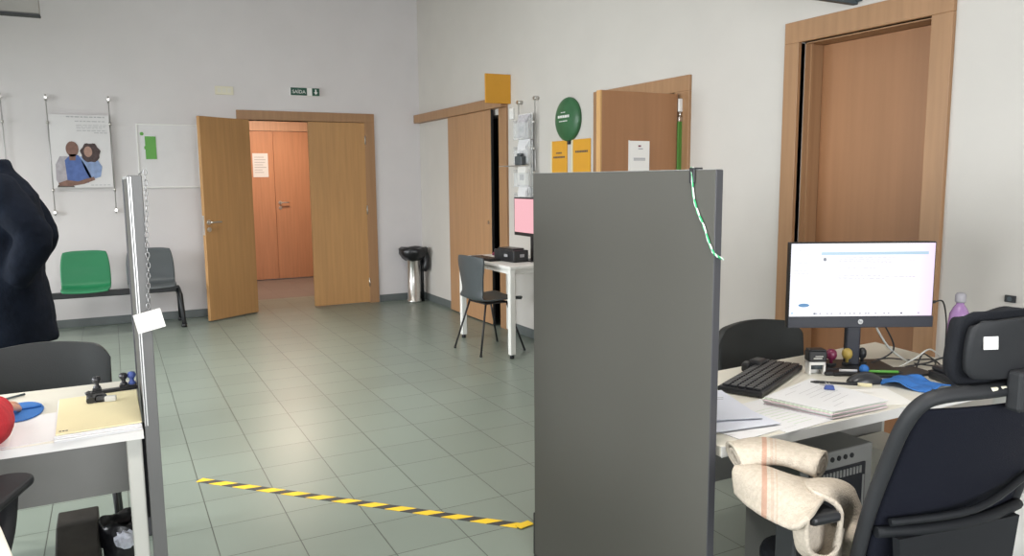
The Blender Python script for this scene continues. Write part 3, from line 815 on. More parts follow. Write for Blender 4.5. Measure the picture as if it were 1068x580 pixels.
ls = thing('partition_screen', 'slim grey partition screen seen edge on beside the left desk', 'partition', (.06, 2.9, 0))
bm = BM(); box(bm, .049, .077, 2.435, 3.34, .42, 1.45, .002); link('panel', bm, M['panel'], ls)
bm = BM(); box(bm, .044, .082, 2.40, 2.435, 0, 1.46, .002); link('edge_post', bm, M['post'], ls)
bm = BM(); box(bm, .044, .082, 3.34, 3.372, 0, 1.46, .006); link('edge_post', bm, M['panel_edge'], ls)
bm = BM(); box(bm, .0455, .0475, 2.3975, 2.4005, .74, 1.455); box(bm, .051, .054, 2.3975, 2.4005, .74, 1.455); link('reflection_strips', bm, M['alu'], ls, 'thin metal strips imitating streak reflections')  # pale metal strips imitate the white reflection streaks on the screen edge
bm = BM(); box(bm, .046, .080, 2.435, 3.34, 1.45, 1.46, .003); link('top_rail', bm, M['alu'], ls)
so = thing('wall_socket', 'small grey double socket on the screen side under the left desk', 'socket', (.04, 2.55, .45))
bm = BM(); box(bm, .036, .0485, 2.48, 2.62, .43, .69, .003); link('plate', bm, M['frame_d'], so)
bm = BM()
for z in (.45, .48):
    for yy in (2.50, 2.53): tube(bm, [(.0345, yy, z), (.037, yy, z)], .010, 10)
link('outlet', bm, M['leg_grey'], so)

ch = thing('tag_chain', 'white card tag hanging on a silver chain from the left screen', 'tag', (.09, 2.38, 1.02))
bm = BM(); zz = 1.468; i = 0
while zz > 1.085:
    x = .0865 + .004*math.sin(zz*14) + (.0 if zz > 1.2 else (1.2-zz)*-.12)
    r = .009; pts = []
    for k in range(10):
        a = 2*PI*k/10
        pts.append((x+.0045*math.cos(a), 2.389, zz+r*math.sin(a)) if i % 2 == 0 else (x, 2.389+.0045*math.cos(a), zz+r*math.sin(a)))
    tube(bm, pts, .0014, 6, closed=True); zz -= .0145; i += 1
tube(bm, [(.0865, 2.389, 1.468), (.0865, 2.395, 1.472), (.075, 2.42, 1.4625)], .0015, 6); link('chain', bm, M['chain'], ch)
bm = BM(); prism(bm, [(.034, 1.068), (.105, 1.084), (.117, 1.030), (.045, 1.014)], .002, 'y', 2.384); link('card', bm, M['tag'], ch)

# papers and stationery on the left desk
FQ = [(-.190, 2.80), (.036, 2.81), (.0395, 2.405), (-.180, 2.39)]
bm = BM()
for k in range(4):
    o_ = (random.uniform(-.006, .001), random.uniform(-.006, .006)); prism(bm, [(x+o_[0], yy+o_[1]) for x, yy in FQ], .0034, 'z', .7302+.0042*k, bev=.0006)
tag(link('paper_bundle', bm, M['paper'], None, loc=(-.07, 2.6, .73)), 'bundle of white papers under the cream folder on the left desk', 'papers')
bm = BM(); prism(bm, [(x*.985-.001, (yy-2.6)*.97+2.605) for x, yy in FQ], .004, 'z', .7472, bev=.001)
for k in range(3): obox(bm, (-.168+.008*k, 2.425, .7515), .006, .008, .0006, R(2), mi=1)
tag(link('cream_folder', bm, [M['cream_p'], M['ink']], None, loc=(-.07, 2.6, .747)), 'pale yellow folder on the stack of papers beside the left screen', 'folder')
def sheet(name, lab, x0, y0, w, h, rot, z, m, cat='paper', lines=0):
    t = thing(name, lab, cat, (x0, y0, z), R(rot))
    bm = BM(); box(bm, -w/2, w/2, -h/2, h/2, 0, .0012); link('page', bm, m, t, local=True)
    if lines:
        bm = BM()
        for k in range(lines): box(bm, -w/2+.02, w/2-.02-random.uniform(0, .08), h/2-.03-.018*k, h/2-.026-.018*k, .0013, .0017)
        link('printed_text', bm, M['ink_g'], t, local=True)
    return t
sheet('paper_sheet', 'white sheet on the left desk between blue mouse pad and folder', -.245, 2.56, .21, .297, 8, .7302, M['paper'])
sheet('paper_sheet', 'white sheet at the left desk front edge by the red sleeve', -.40, 2.56, .21, .297, 2, .7318, M['tag'])

mp = thing('mouse_pad', 'round blue mouse pad with wrist rest on the left desk', 'mouse pad', (-.29, 2.775, .733))
bm = BM(); prism(bm, ellipse(.062, .112, 32, -.292, 2.765), .004, 'z', .7332, bev=.001); link('pad', bm, M['blue'], mp)
bm = BM(); tube(bm, smooth_path([(-.338, 2.79, .741), (-.310, 2.785, .742), (-.285, 2.782, .742), (-.26, 2.786, .742), (-.238, 2.795, .741)], 5), [.004]+[.009]*19+[.004], 12, flat=.6); link('wrist_rest', bm, M['blue'], mp)

rs = thing('stamp_rack', 'black stamp rack with hanging stamps behind the cream folder', 'stamp rack', (-.02, 2.93, .73))
bm = BM(); obox(bm, (-.037, 2.90, .737), .155, .022, .012, R(8), bev=.004)
tube(bm, [(-.105, 2.888, .741), (-.118, 2.886, .735)], .007, 8)
link('rail', bm, M['black'], rs)
for n_, (x, yy, m) in enumerate(((-.083, 2.895, 'black_s'), (-.002, 2.905, 'black_s'), (.024, 2.909, 'slate'))):
    s_ = thing('hand_stamp', ['black hand stamp at the left end of the stamp rack', 'black hand stamp in the middle of the stamp rack', 'dark blue topped hand stamp at the right end of the stamp rack'][n_], 'stamp', (x, yy, .743))
    bm = BM(); lathe(bm, [(.012, 0), (.012, .008), (.007, .012), (.007, .020), (.013, .026), (.014, .034), (.010, .042), (.002, .044)], 16, (x, yy, .748)); link('knob', bm, M['navy_in'] if n_ == 2 else M[m], s_)
    bm = BM(); box(bm, x-.014, x+.014, yy-.010, yy+.010, .7425, .750, .002); link('plate', bm, M['black'], s_)
hs = thing('date_stamp', 'small black date stamp with a clear end lying on the cream folder', 'stamp', (-.07, 2.70, .7515))
bm = BM(); tube(bm, [(-.098, 2.72, .766), (-.098, 2.692, .760)], .012, 12); obox(bm, (-.075, 2.702, .764), .04, .016, .018, R(-8), bev=.003)
for k in range(3): tube(bm, [(-.082+.009*k, 2.695, .764), (-.082+.009*k, 2.71, .764)], .0135, 14)
link('body', bm, M['black'], hs)
bm = BM(); obox(bm, (-.042, 2.696, .760), .034, .02, .018, R(-6), bev=.004); link('handle', bm, M['leg_grey'], hs)
bm = BM(); tube(bm, [(-.385, 2.925, .736), (-.30, 2.99, .736)], .004, 8); tag(link('pen', bm, M['slate'], None, loc=(-.34, 2.95, .732)), 'slim dark pen at the far left of the left desk', 'pen')

# visitor chairs
def visitor_chair(loc, rot, lab):
    """faces local -Y"""
    t = thing('visitor_chair', lab, 'chair', loc, rot, 'black visitor chairs')
    def ztop(q): return .805 - .030*q*q - .050*max(0, (abs(q)-.80)/.20)**2.2
    rows = []
    for k in (0, .12, .35, .6, .82, .95, 1.):
        rows.append([(q*.24*(1-.10*max(0, .15-k)/.15), .205 + .04*k - .045*q*q, .50+(ztop(q)-.50)*k) for q in (-1, -.94, -.8, -.55, -.25, 0, .25, .55, .8, .94, 1)])
    link('backrest', grid_sheet(rows, 4, .035), M['chair_back'], t, local=True, smooth=True)
    bm = BM(); prism(bm, rrect(.46, .42, .07, 6, 0, -.01), .055, 'z', .425, bev=.018); link('seat', bm, M['chair_back'], t, local=True)
    for sx in (-1, 1):
        bm = BM(); tube(bm, [(sx*.252, -.215, .012), (sx*.232, -.19, .42)], .009, 8); tube(bm, [(sx*.252, -.2155, 0), (sx*.252, -.215, .016)], .012, 8); link('leg', bm, M['black'], t, local=True)
        bm = BM(); tube(bm, [(sx*.235, .25, .012), (sx*.222, .19, .42)], .009, 8); tube(bm, [(sx*.235, .2505, 0), (sx*.235, .25, .016)], .012, 8); link('leg', bm, M['black'], t, local=True)
        bm = BM(); tube(bm, smooth_path([(sx*.19, .10, .42), (sx*.19, .20, .43), (sx*.17, .235, .52), (sx*.16, .252, .62)], 4), .010, 8); link('back_bracket', bm, M['black'], t, local=True)
    bm = BM(); tube(bm, [(-.225, -.2, .412), (.225, -.2, .412)], .010, 8); tube(bm, [(-.222, .18, .412), (.222, .18, .412)], .010, 8)
    for sx in (-1, 1): tube(bm, [(sx*.224, -.21, .412), (sx*.222, .19, .412)], .010, 8)
    link('seat_frame', bm, M['black'], t, local=True)
    return t
visitor_chair((-.29, 3.33, 0), R(-2), 'charcoal visitor chair behind the left desk, below the dark coat')
visitor_chair((2.505, 2.275, 0), R(-2), 'charcoal visitor chair behind the right desk, left of the bright monitor')

# dark box and bag under the left desk
bm = BM(); prism(bm, [(2.70, 0), (3.0, 0), (3.0, .30), (2.86, .30), (2.70, .235)], .125, 'x', -.235, bev=.006); box(bm, -.228, -.118, 2.69, 2.70, .03, .20, .004)
tag(link('archive_box', bm, M['box'], None, loc=(-.17, 2.85, 0)), 'dark brown box on the floor under the left desk', 'box')
wb = thing('waste_basket', 'black lined waste basket with crumpled paper under the left desk', 'bin', (-.055, 2.86, 0))
bm = BM(); lathe(bm, [(.052, 0), (.058, .01), (.064, .26), (.067, .27), (.062, .272), (.056, .12)], 24, (-.040, 2.86, 0)); link('body', bm, M['black'], wb)
bm = BM()
rings = []
for k, (r, z) in enumerate(((.066, .20), (.070, .24), (.071, .285), (.064, .296), (.056, .25))):
    rings.append([bm.verts.new((-.040+r*(1+.05*math.sin(6*a+k))*math.cos(a), 2.86+r*(1+.05*math.sin(5*a+k))*math.sin(a), z+.008*math.sin(4*a+k))) for a in [2*PI*i/28 for i in range(28)]])
for a, b in zip(rings, rings[1:]):
    for i in range(28): bm.faces.new((a[i], a[(i+1) % 28], b[(i+1) % 28], b[i])).smooth = True
link('liner', bm, M['bag'], wb)
bm = BM(); bmesh.ops.create_icosphere(bm, subdivisions=3, radius=.034)
for v in bm.verts: v.co *= 1+random.uniform(-.22, .16)
bm.transform(Matrix.Translation((-.03, 2.80, .245)))
tag(link('crumpled_paper', bm, M['paper_b'], None, loc=(-.03, 2.80, .2)), 'crumpled white paper inside the waste basket', 'paper')

# ================================================================== PEOPLE
def coat_mesh(rings, sleeves, name, m, parent, vox=.014, collar=None):
    """one continuous garment: torso loft and sleeves fused by voxel remesh (local coords)"""
    bm = BM(); n = 36; rr = []
    for z, cx, cy, hw, hd in rings:
        rr.append([bm.verts.new((cx+hw*math.copysign(abs(math.cos(a))**.85, math.cos(a)), cy+hd*math.copysign(abs(math.sin(a))**.85, math.sin(a)), z)) for a in [2*PI*i/n for i in range(n)]])
    for a, b in zip(rr, rr[1:]):
        for i in range(n): bm.faces.new((a[i], a[(i+1) % n], b[(i+1) % n], b[i]))
    bm.faces.new(rr[0][::-1]); bm.faces.new(rr[-1])
    for pts, rad in sleeves:
        sp = smooth_path(pts, 4); ri = []
        for i in range(len(sp)):
            f = i/(len(sp)-1)*(len(rad)-1); k = min(int(f), len(rad)-2); ri.append(rad[k]+(rad[k+1]-rad[k])*(f-k))
        tube(bm, sp, ri, 16)
    bmesh.ops.recalc_face_normals(bm, faces=bm.faces[:])
    o = link(name, bm, m, parent, local=True)
    md = o.modifiers.new('r', 'REMESH'); md.mode = 'VOXEL'; md.voxel_size = vox
    ms = o.modifiers.new('s', 'SMOOTH'); ms.iterations = 5; ms.factor = .5
    tx = bpy.data.textures.new('folds', 'CLOUDS'); tx.noise_scale = .11
    dp = o.modifiers.new('d', 'DISPLACE'); dp.texture = tx; dp.strength = .022; dp.mid_level = .5; dp.texture_coords = 'LOCAL'
    flatten(o)
    if not o.data.materials: o.data.materials.append(m)
    return o

def hand_verts(w, dirv, palm_n, V, E, rad, iw, curl=.35, side=1):
    """append palm + five finger chains to a skin skeleton at wrist index iw"""
    w = Vector(w); d = Vector(dirv).normalized(); nrm = Vector(palm_n).normalized(); s = d.cross(nrm).normalized()*side
    pm = len(V); V.append(w+d*.045); E.append((iw, pm)); rad.append((.036, .018))
    for k, (off, ln) in enumerate(((-.028, .070), (-.010, .080), (.009, .076), (.027, .060))):
        base = w+d*.085+s*off
        i0 = len(V); V.append(base); E.append((pm, i0)); rad.append(.0105)
        p = base; dd = d.copy()
        for j in range(3):
            dd = (dd*math.cos(curl) + nrm*math.sin(curl)).normalized(); p = p+dd*ln/3*(1.15-.15*j)
            V.append(p); E.append((len(V)-2, len(V)-1)); rad.append(.0090-.0012*j)
    b = w+d*.03-s*.032; i0 = len(V); V.append(b); E.append((pm, i0)); rad.append(.013)
    for j, q in enumerate((b+d*.03-s*.018+nrm*.008, b+d*.055-s*.014+nrm*.02)):
        V.append(q); E.append((len(V)-2, len(V)-1)); rad.append(.0105-.0015*j)

def face(parent, c, fwd, s=1.):
    """eyes, as parts; the nose, brow and ears belong to the body surface"""
    c = Vector(c); f = Vector(fwd).normalized(); side = f.cross(Vector((0, 0, 1))).normalized()
    for k in (-1, 1):
        bm = BM(); bmesh.ops.create_uvsphere(bm, u_segments=12, v_segments=8, radius=.012*s)
        bm.transform(Matrix.Translation(c+f*.083*s+side*.031*k*s+Vector((0, 0, .008)))); link('eye', bm, M['paper'], parent, local=True, smooth=True)

def head_chain(V, E, rad, ineck, c, fwd):
    """skull, jaw, nose and ears as skin vertices"""
    c = Vector(c); f = Vector(fwd).normalized(); s = f.cross(Vector((0, 0, 1))).normalized(); u = Vector((0, 0, 1))
    a = len(V)
    V += [c-u*.075-f*.005, c-u*.02, c+u*.05-f*.012, c+u*.095-f*.012]; rad += [(.06, .066), (.076, .09), (.078, .094), (.045, .055)]
    E += [(ineck, a), (a, a+1), (a+1, a+2), (a+2, a+3)]
    b = len(V); V += [c-u*.075+f*.055]; rad += [.036]; E += [(a, b)]
    b = len(V); V += [c-u*.012+f*.084, c-u*.026+f*.098]; rad += [.014, .010]; E += [(a+1, b), (b, b+1)]
    for k in (-1, 1):
        b = len(V); V += [c-u*.012+s*.076*k-f*.01, c-u*.004+s*.092*k-f*.022]; rad += [.018, .012]; E += [(a+1, b), (b, b+1)]

def hair_cap(parent, c, fwd, m):
    c = Vector(c); f = Vector(fwd).normalized(); s = f.cross(Vector((0, 0, 1)))
    bm = BM(); bmesh.ops.create_icosphere(bm, subdivisions=4, radius=1.)
    bmesh.ops.delete(bm, geom=[v for v in bm.verts if v.co.z < -.55 or (v.co.z < .30 and v.co.y > .25)], context='VERTS')
    rot = Matrix((tuple(s)+(0,), tuple(f)+(0,), (0, 0, 1, 0), (0, 0, 0, 1))).transposed()
    for v in bm.verts: v.co = Vector((v.co.x*.092, v.co.y*.110, v.co.z*.115))*(1+random.uniform(-.02, .03))
    bm.transform(Matrix.Translation(c+Vector((0, 0, .025))-f*.012) @ rot)
    link('hair', bm, m, parent, local=True, smooth=True)

# standing person in the dark coat, seen from the side, hand in pocket (local front is -Y)
pe = thing('person', 'person in a long dark navy coat standing at far left, hand in pocket', 'person', (-.50, 4.6, 0), R(-90))
V = [(0, .02, .95), (0, .02, 1.10), (0, .03, 1.30), (0, .02, 1.43), (0, -.03, 1.52)]
E = [(0, 1), (1, 2), (2, 3), (3, 4)]; rad = [(.15, .12), (.14, .11), (.17, .12), (.10, .09), .055]
hc = (0, -.155, 1.625)
head_chain(V, E, rad, 4, hc, (0, -1, -.25))
for sx in (-1, 1):
    b = len(V)
    V += [(sx*.10, .01, .88), (sx*.105, -.01, .50), (sx*.10, .035, .10), (sx*.105, -.02, .045), (sx*.115, -.13, .03)]
    rad += [.095, .062, .042, .045, .032]; E += [(0, b), (b, b+1), (b+1, b+2), (b+2, b+3), (b+3, b+4)]
    b = len(V)
    V += [(sx*.19, .03, 1.42), (sx*.235, .13, 1.17), (sx*.165, .04, 1.01)]
    rad += [.055, .042, .030]; E += [(2, b), (b, b+1), (b+1, b+2)]
    hand_verts((sx*.165, .04, 1.01), (-sx*.25, -.30, -.92), (-sx, 0, 0), V, E, rad, b+2, side=sx)
skin('body', V, E, rad, M['skin'], pe)
face(pe, hc, (0, -1, -.15)); hair_cap(pe, (hc[0], hc[1], hc[2]), (0, -1, -.25), M['hair'])
bm = BM()
for sx in (-1, 1): tube(bm, smooth_path([(sx*.09, .01, .95), (sx*.105, 0, .80), (sx*.11, -.01, .5), (sx*.105, .025, .11)], 4), [.115, .115, .112, .108, .10, .096, .09, .086, .082, .078, .076, .074, .072][:13], 18)
link('trousers', bm, M['trouser'], pe, local=True, smooth=True)
for sx in (-1, 1):
    t = grid_sheet([[(sx*.11+w*math.cos(PI*k/6), yy, .004+h*math.sin(PI*k/6)) for k in range(7)] for yy, w, h in ((.085, .022, .05), (.06, .040, .10), (.0, .043, .11), (-.07, .048, .075), (-.14, .046, .05), (-.185, .025, .03))], 3, .006)
    link('shoe', t, M['shoe'], pe, local=True, smooth=True)
RG = [(.64, 0, .0, .24, .218), (.66, 0, .0, .24, .218), (.80, 0, .0, .228, .202), (.98, 0, .0, .212, .175), (1.12, 0, .01, .205, .168), (1.28, 0, .025, .215, .168), (1.38, 0, .025, .205, .155), (1.45, 0, .02, .15, .115), (1.50, 0, .0, .09, .085), (1.545, 0, -.012, .078, .082), (1.56, 0, -.015, .07, .075)]
SL = [([(sx*.15, .03, 1.44), (sx*.21, .05, 1.38), (sx*.245, .155, 1.20), (sx*.225, .115, 1.06), (sx*.19, .06, .97)], [.070, .082, .086, .082, .072, .060]) for sx in (-1, 1)]
coat_mesh(RG, SL, 'coat', M['coat'], pe)

# seated person in red at the left edge, mostly outside the frame (local front is +Y)
ps = thing('person', 'seated person in a red sweater at the left edge, hand on the blue pad', 'person', (-.60, 2.06, 0), 0)
V = [(0, 0, .56), (0, -.02, .72), (0, .0, .92), (0, .01, 1.04), (0, .02, 1.12)]
E = [(0, 1), (1, 2), (2, 3), (3, 4)]; rad = [(.16, .12), (.14, .11), (.125, .085), (.06, .055), .046]
hc2 = (0, .06, 1.25)
head_chain(V, E, rad, 4, hc2, (0, 1, -.1))
for sx in (-1, 1):
    b = len(V)
    V += [(sx*.10, .10, .55), (sx*.12, .42, .53), (sx*.12, .44, .12), (sx*.12, .45, .045), (sx*.12, .55, .035)]
    rad += [.085, .062, .042, .042, .032]; E += [(0, b), (b, b+1), (b+1, b+2), (b+2, b+3), (b+3, b+4)]
Wr = Vector((.243, .63, .770))
b = len(V); V += [(.165, .01, .985), (.265, .21, .835), Wr]; rad += [.036, .036, .029]; E += [(2, b), (b, b+1), (b+1, b+2)]
hand_verts(Wr, (.20, 1, -.10), (0, 0, -1), V, E, rad, b+2, curl=.22, side=1)
b = len(V); V += [(-.165, .01, .985), (-.26, .20, .835), (-.15, .56, .775)]; rad += [.036, .036, .029]; E += [(2, b), (b, b+1), (b+1, b+2)]
hand_verts((-.15, .56, .775), (.2, 1, -.12), (0, 0, -1), V, E, rad, b+2, curl=.22, side=-1)
skin('body', V, E, rad, M['skin'], ps)
face(ps, hc2, (0, 1, -.1)); hair_cap(ps, hc2, (0, 1, -.1), M['hair'])
RG = [(.55, 0, .0, .185, .14), (.57, 0, .0, .19, .145), (.70, 0, -.01, .175, .135), (.88, 0, .0, .19, .135), (1.0, 0, .0, .175, .11), (1.05, 0, .01, .11, .08), (1.085, 0, .015, .06, .06)]
SL = [([(.15, .0, 1.03), (.20, .03, 1.0), (.270, .20, .84), (.266, .42, .80), (.250, .60, .772)], [.062, .066, .064, .057, .047]),
      ([(-.15, .0, 1.03), (-.20, .03, 1.0), (-.262, .20, .835), (-.20, .38, .80), (-.155, .53, .776)], [.062, .066, .060, .050, .043])]
coat_mesh(RG, SL, 'sweater', M['red_k'], ps, .012)
bm = BM()
for sx in (-1, 1): tube(bm, smooth_path([(sx*.08, -.06, .57), (sx*.10, .12, .555), (sx*.12, .40, .53), (sx*.12, .45, .45), (sx*.12, .445, .11)], 4), [.115, .112, .108, .10, .095, .09, .088, .085, .083, .08, .078, .076, .074, .072, .07, .068, .066], 16)
link('trousers', bm, M['trouser'], ps, local=True, smooth=True)
for sx in (-1, 1):
    t = grid_sheet([[(sx*.12+w*math.cos(PI*k/6), yy, .004+h*math.sin(PI*k/6)) for k in range(7)] for yy, w, h in ((.40, .022, .05), (.42, .040, .09), (.48, .043, .10), (.55, .048, .07), (.62, .046, .05), (.665, .025, .03))], 3, .006)
    link('shoe', t, M['shoe'], ps, local=True, smooth=True)

# ================================================================== OFFICE CHAIRS
def chair_base(t, seat_z=.44):
    bm = BM(); lathe(bm, [(.028, .09), (.028, .27), (.018, .272), (.018, seat_z-.05)], 16); link('gas_column', bm, M['black'], t, local=True)
    bm = BM()
    for k in range(5):
        a = R(72*k+18); dx, dy = math.cos(a), math.sin(a)
        tube(bm, [(dx*.02, dy*.02, .115), (dx*.15, dy*.15, .105), (dx*.29, dy*.29, .075)], [.030, .026, .018], 8)
    link('star_base', bm, M['black'], t, local=True)
    for k in range(5):
        a = R(72*k+18); dx, dy = math.cos(a), math.sin(a); c = Vector((dx*.29, dy*.29, .027)); s = Vector((-dy, dx, 0))
        bm = BM(); tube(bm, [c-s*.022, c-s*.006], .026, 14); tube(bm, [c+s*.006, c+s*.022], .026, 14); tube(bm, [c+Vector((0, 0, 0)), c+Vector((0, 0, .05))], .008, 8); link('caster', bm, M['black_s'], t, local=True)
    bm = BM(); box(bm, -.09, .09, -.12, .12, seat_z-.055, seat_z-.01, .01); tube(bm, [(-.08, .05, seat_z-.04), (-.27, .09, seat_z-.05), (-.30, .09, seat_z-.05)], [.008, .008, .014], 8); link('mechanism', bm, M['black'], t, local=True)

oc = thing('office_chair', 'black mesh office chair with headrest and a blanket on its arm', 'office chair', (1.685, 1.25, 0), R(-8))
chair_base(oc, .415)
bm = BM(); prism(bm, rrect(.46, .42, .09, 6, 0, -.01), .055, 'z', .405, bev=.02); link('seat', bm, M['black_f'], oc, local=True)
# backrest: curved outline frame and stretched mesh
def backpt(s, z):
    k = (z-.50)/.50
    w = .226 - .012*max(0, k-.3) - .05*max(0, .3-k)
    return (s*w, -.205 - .15*k - .05*math.sin(PI*min(1, max(0, k)))*(-.3) + .035*s*s, z)
zs = [.50, .60, .70, .80, .90, .965]
rows = [[backpt(s*.93, z) for s in (-1, -.5, 0, .5, 1)] for z in zs]
link('mesh_back', grid_sheet(rows, 4, .006), M['mesh_f'], oc, local=True, smooth=True)
outl = [backpt(-1, z) for z in (.52, .62, .72, .82, .92)] + [backpt(-.93, .975), backpt(-.75, .995), backpt(-.3, 1.0), backpt(.3, 1.0), backpt(.75, .995), backpt(.93, .975)] + [backpt(1, z) for z in (.92, .82, .72, .62, .52)] + [backpt(.8, .475), backpt(.3, .465), backpt(-.3, .465), backpt(-.8, .475)]
bm = BM(); tube(bm, smooth_path(outl, 4, True), .017, 10, closed=True, flat=.8); link('back_frame', bm, M['frame_d'], oc, local=True)
bm = BM()
L1 = [backpt(s, .665-.0*abs(s)) for s in (-.95, -.5, 0, .5, .95)]
tube(bm, smooth_path([(x, y_-.02, z) for x, y_, z in L1], 4), .013, 8)
tube(bm, smooth_path([(backpt(-.85, .68)[0], backpt(-.85, .68)[1]-.025, .69), (0, backpt(0, .70)[1]-.04, .71), (backpt(.9, .75)[0], backpt(.9, .75)[1]-.02, .75)], 5), .009, 8)
prism(bm, [(-.16, .50), (.16, .50), (.18, .655), (-.18, .655)], .02, 'y', -.262)
prism(bm, [(-.05, .34), (.05, .34), (.05, .56), (-.05, .56)], .03, 'y', -.275); box(bm, -.05, .05, -.275, -.10, .385, .425, .01)
link('lumbar_support', bm, M['yoke'], oc, local=True)
# headrest
hr = []
for z, w in ((1.005, .20), (1.015, .24), (1.05, .265), (1.10, .268), (1.14, .265), (1.158, .24), (1.165, .20)):
    hr.append([(s*w/2, -.345+.018*s*s-.12*(z-1.09), z) for s in (-1, -.6, 0, .6, 1)])
bm = grid_sheet(hr, 4, .030); h = link('headrest', bm, M['black_f'], oc, local=True, smooth=True)
sh = []
for z, w in ((1.025, .20), (1.04, .235), (1.09, .25), (1.135, .24), (1.15, .20)):
    sh.append([(s*w/2+.0, -.372+.02*s*s-.10*(z-1.09), z) for s in (-1, -.6, 0, .6, 1)])
link('headrest_shell', grid_sheet(sh, 4, .018), M['frame_d'], oc, local=True, smooth=True)
bm = BM(); obox(bm, (-.085, -.3672, 1.105), .030, .003, .026, R(-13), R(-5)); link('care_label', bm, M['white'], oc, 'small white label', local=True)
bm = BM(); box(bm, -.03, .05, -.398, -.362, .96, 1.045, .008); link('headrest_stem', bm, M['frame_d'], oc, local=True)
bm = BM(); obox(bm, (-.06, -.36, 1.0), .018, .012, .02, 0, bev=.003); obox(bm, (-.035, -.36, 1.0), .018, .012, .02, 0, bev=.003); link('cord_stop', bm, M['beige'], oc, local=True)
for sx in (-1, 1):
    x = sx*.295
    bm = BM(); box(bm, x-.042, x+.042, -.175 if sx < 0 else -.1, .05 if sx < 0 else .19, .668, .694, .012, 3); a = link('armrest', bm, M['black'], oc, local=True)
    bm = BM(); box(bm, x-.018, x+.018, -.09, -.02, .40, .669, .006); tube(bm, [(x, -.055, .41), (sx*.20, -.04, .40)], .018, 8); link('arm_post', bm, M['black'], a, local=True)

# blanket over the arm
A = [
[(1.372, 1.42, .689), (1.437, 1.40, .704), (1.472, 1.33, .696), (1.499, 1.27, .697), (1.527, 1.23, .691)],
[(1.359, 1.40, .716), (1.385, 1.36, .727), (1.396, 1.28, .730), (1.405, 1.21, .724), (1.465, 1.19, .709)],
[(1.340, 1.39, .700), (1.332, 1.33, .715), (1.322, 1.23, .725), (1.33, 1.16, .722), (1.361, 1.135, .720)],
[(1.340, 1.38, .652), (1.315, 1.31, .651), (1.285, 1.21, .662), (1.270, 1.135, .680), (1.285, 1.110, .712)]]
B = [
[(1.425, 1.24, .71), (1.472, 1.23, .709), (1.521, 1.22, .701), (1.557, 1.21, .683), (1.574, 1.2, .658)],
[(1.371, 1.17, .722), (1.421, 1.17, .718), (1.499, 1.19, .682), (1.554, 1.20, .65), (1.597, 1.21, .613)],
[(1.406, 1.13, .697), (1.458, 1.17, .663), (1.529, 1.22, .619), (1.548, 1.185, .607), (1.604, 1.21, .568)],
[(1.409, 1.13, .642), (1.479, 1.18, .600), (1.526, 1.22, .571), (1.522, 1.165, .58), (1.597, 1.2, .540)],
[(1.400, 1.14, .575), (1.490, 1.19, .535), (1.500, 1.22, .535), (1.565, 1.19, .530), (1.608, 1.2, .525)]]
M['blank'] = None
def blanket_mat():
    m = mat('woven_wool', (.48, .42, .345), .95, var=.10, vscale=90, bump=.5, bscale=240, spec=.1)
    nt = m.node_tree; p = nt.nodes['Principled BSDF']
    src = p.inputs['Base Color'].links[0].from_socket
    tc = nt.nodes.new('ShaderNodeTexCoord'); sp = nt.nodes.new('ShaderNodeSeparateXYZ'); nt.links.new(tc.outputs['Object'], sp.inputs[0])
    # two woven bands run across the length of the fold
    ad = nt.nodes.new('ShaderNodeMath'); ad.operation = 'SUBTRACT'
    nt.links.new(sp.outputs['X'], ad.inputs[0]); nt.links.new(sp.outputs['Y'], ad.inputs[1])
    wv = nt.nodes.new('ShaderNodeMapRange'); wv.inputs['From Min'].default_value = -.3; wv.inputs['From Max'].default_value = .3
    nt.links.new(ad.outputs[0], wv.inputs['Value'])
    r = nt.nodes.new('ShaderNodeValToRGB'); e = r.color_ramp.elements; r.color_ramp.interpolation = 'CONSTANT'
    e[0].position = 0.; e[0].color = (0, 0, 0, 1); e[1].position = .30; e[1].color = (1, 1, 1, 1)
    for q, v in ((.325, 0), (.345, .35), (.36, 0), (.372, .35), (.38, 0)):
        x = e.new(q); x.color = (v, v, v, 1)
    nt.links.new(wv.outputs[0], r.inputs['Fac'])
    mx = nt.nodes.new('ShaderNodeMixRGB'); mx.inputs['Color2'].default_value = (.40, .17, .10, 1)
    ml = nt.nodes.new('ShaderNodeMath'); ml.operation = 'MULTIPLY'; ml.inputs[1].default_value = .6
    nt.links.new(r.outputs['Color'], ml.inputs[0]); nt.links.new(ml.outputs[0], mx.inputs['Fac'])
    nt.links.new(src, mx.inputs['Color1']); nt.links.new(mx.outputs['Color'], p.inputs['Base Color'])
    return m
M['blank'] = blanket_mat()
D = [
[(1.349, 1.17, 0.668), (1.437, 1.19, 0.631), (1.542, 1.22, 0.593), (1.585, 1.215, 0.581)] ,
[(1.334, 1.165, 0.631), (1.427, 1.185, 0.595), (1.537, 1.225, 0.542), (1.592, 1.215, 0.529)] ,
[(1.35, 1.165, 0.567), (1.431, 1.18, 0.535), (1.542, 1.22, 0.483), (1.603, 1.215, 0.465)] ]
bm = BM(); merge(bm, grid_sheet(D, 6, .010)); merge(bm, grid_sheet(A, 6, .012)); merge(bm, grid_sheet(B, 6, .012))
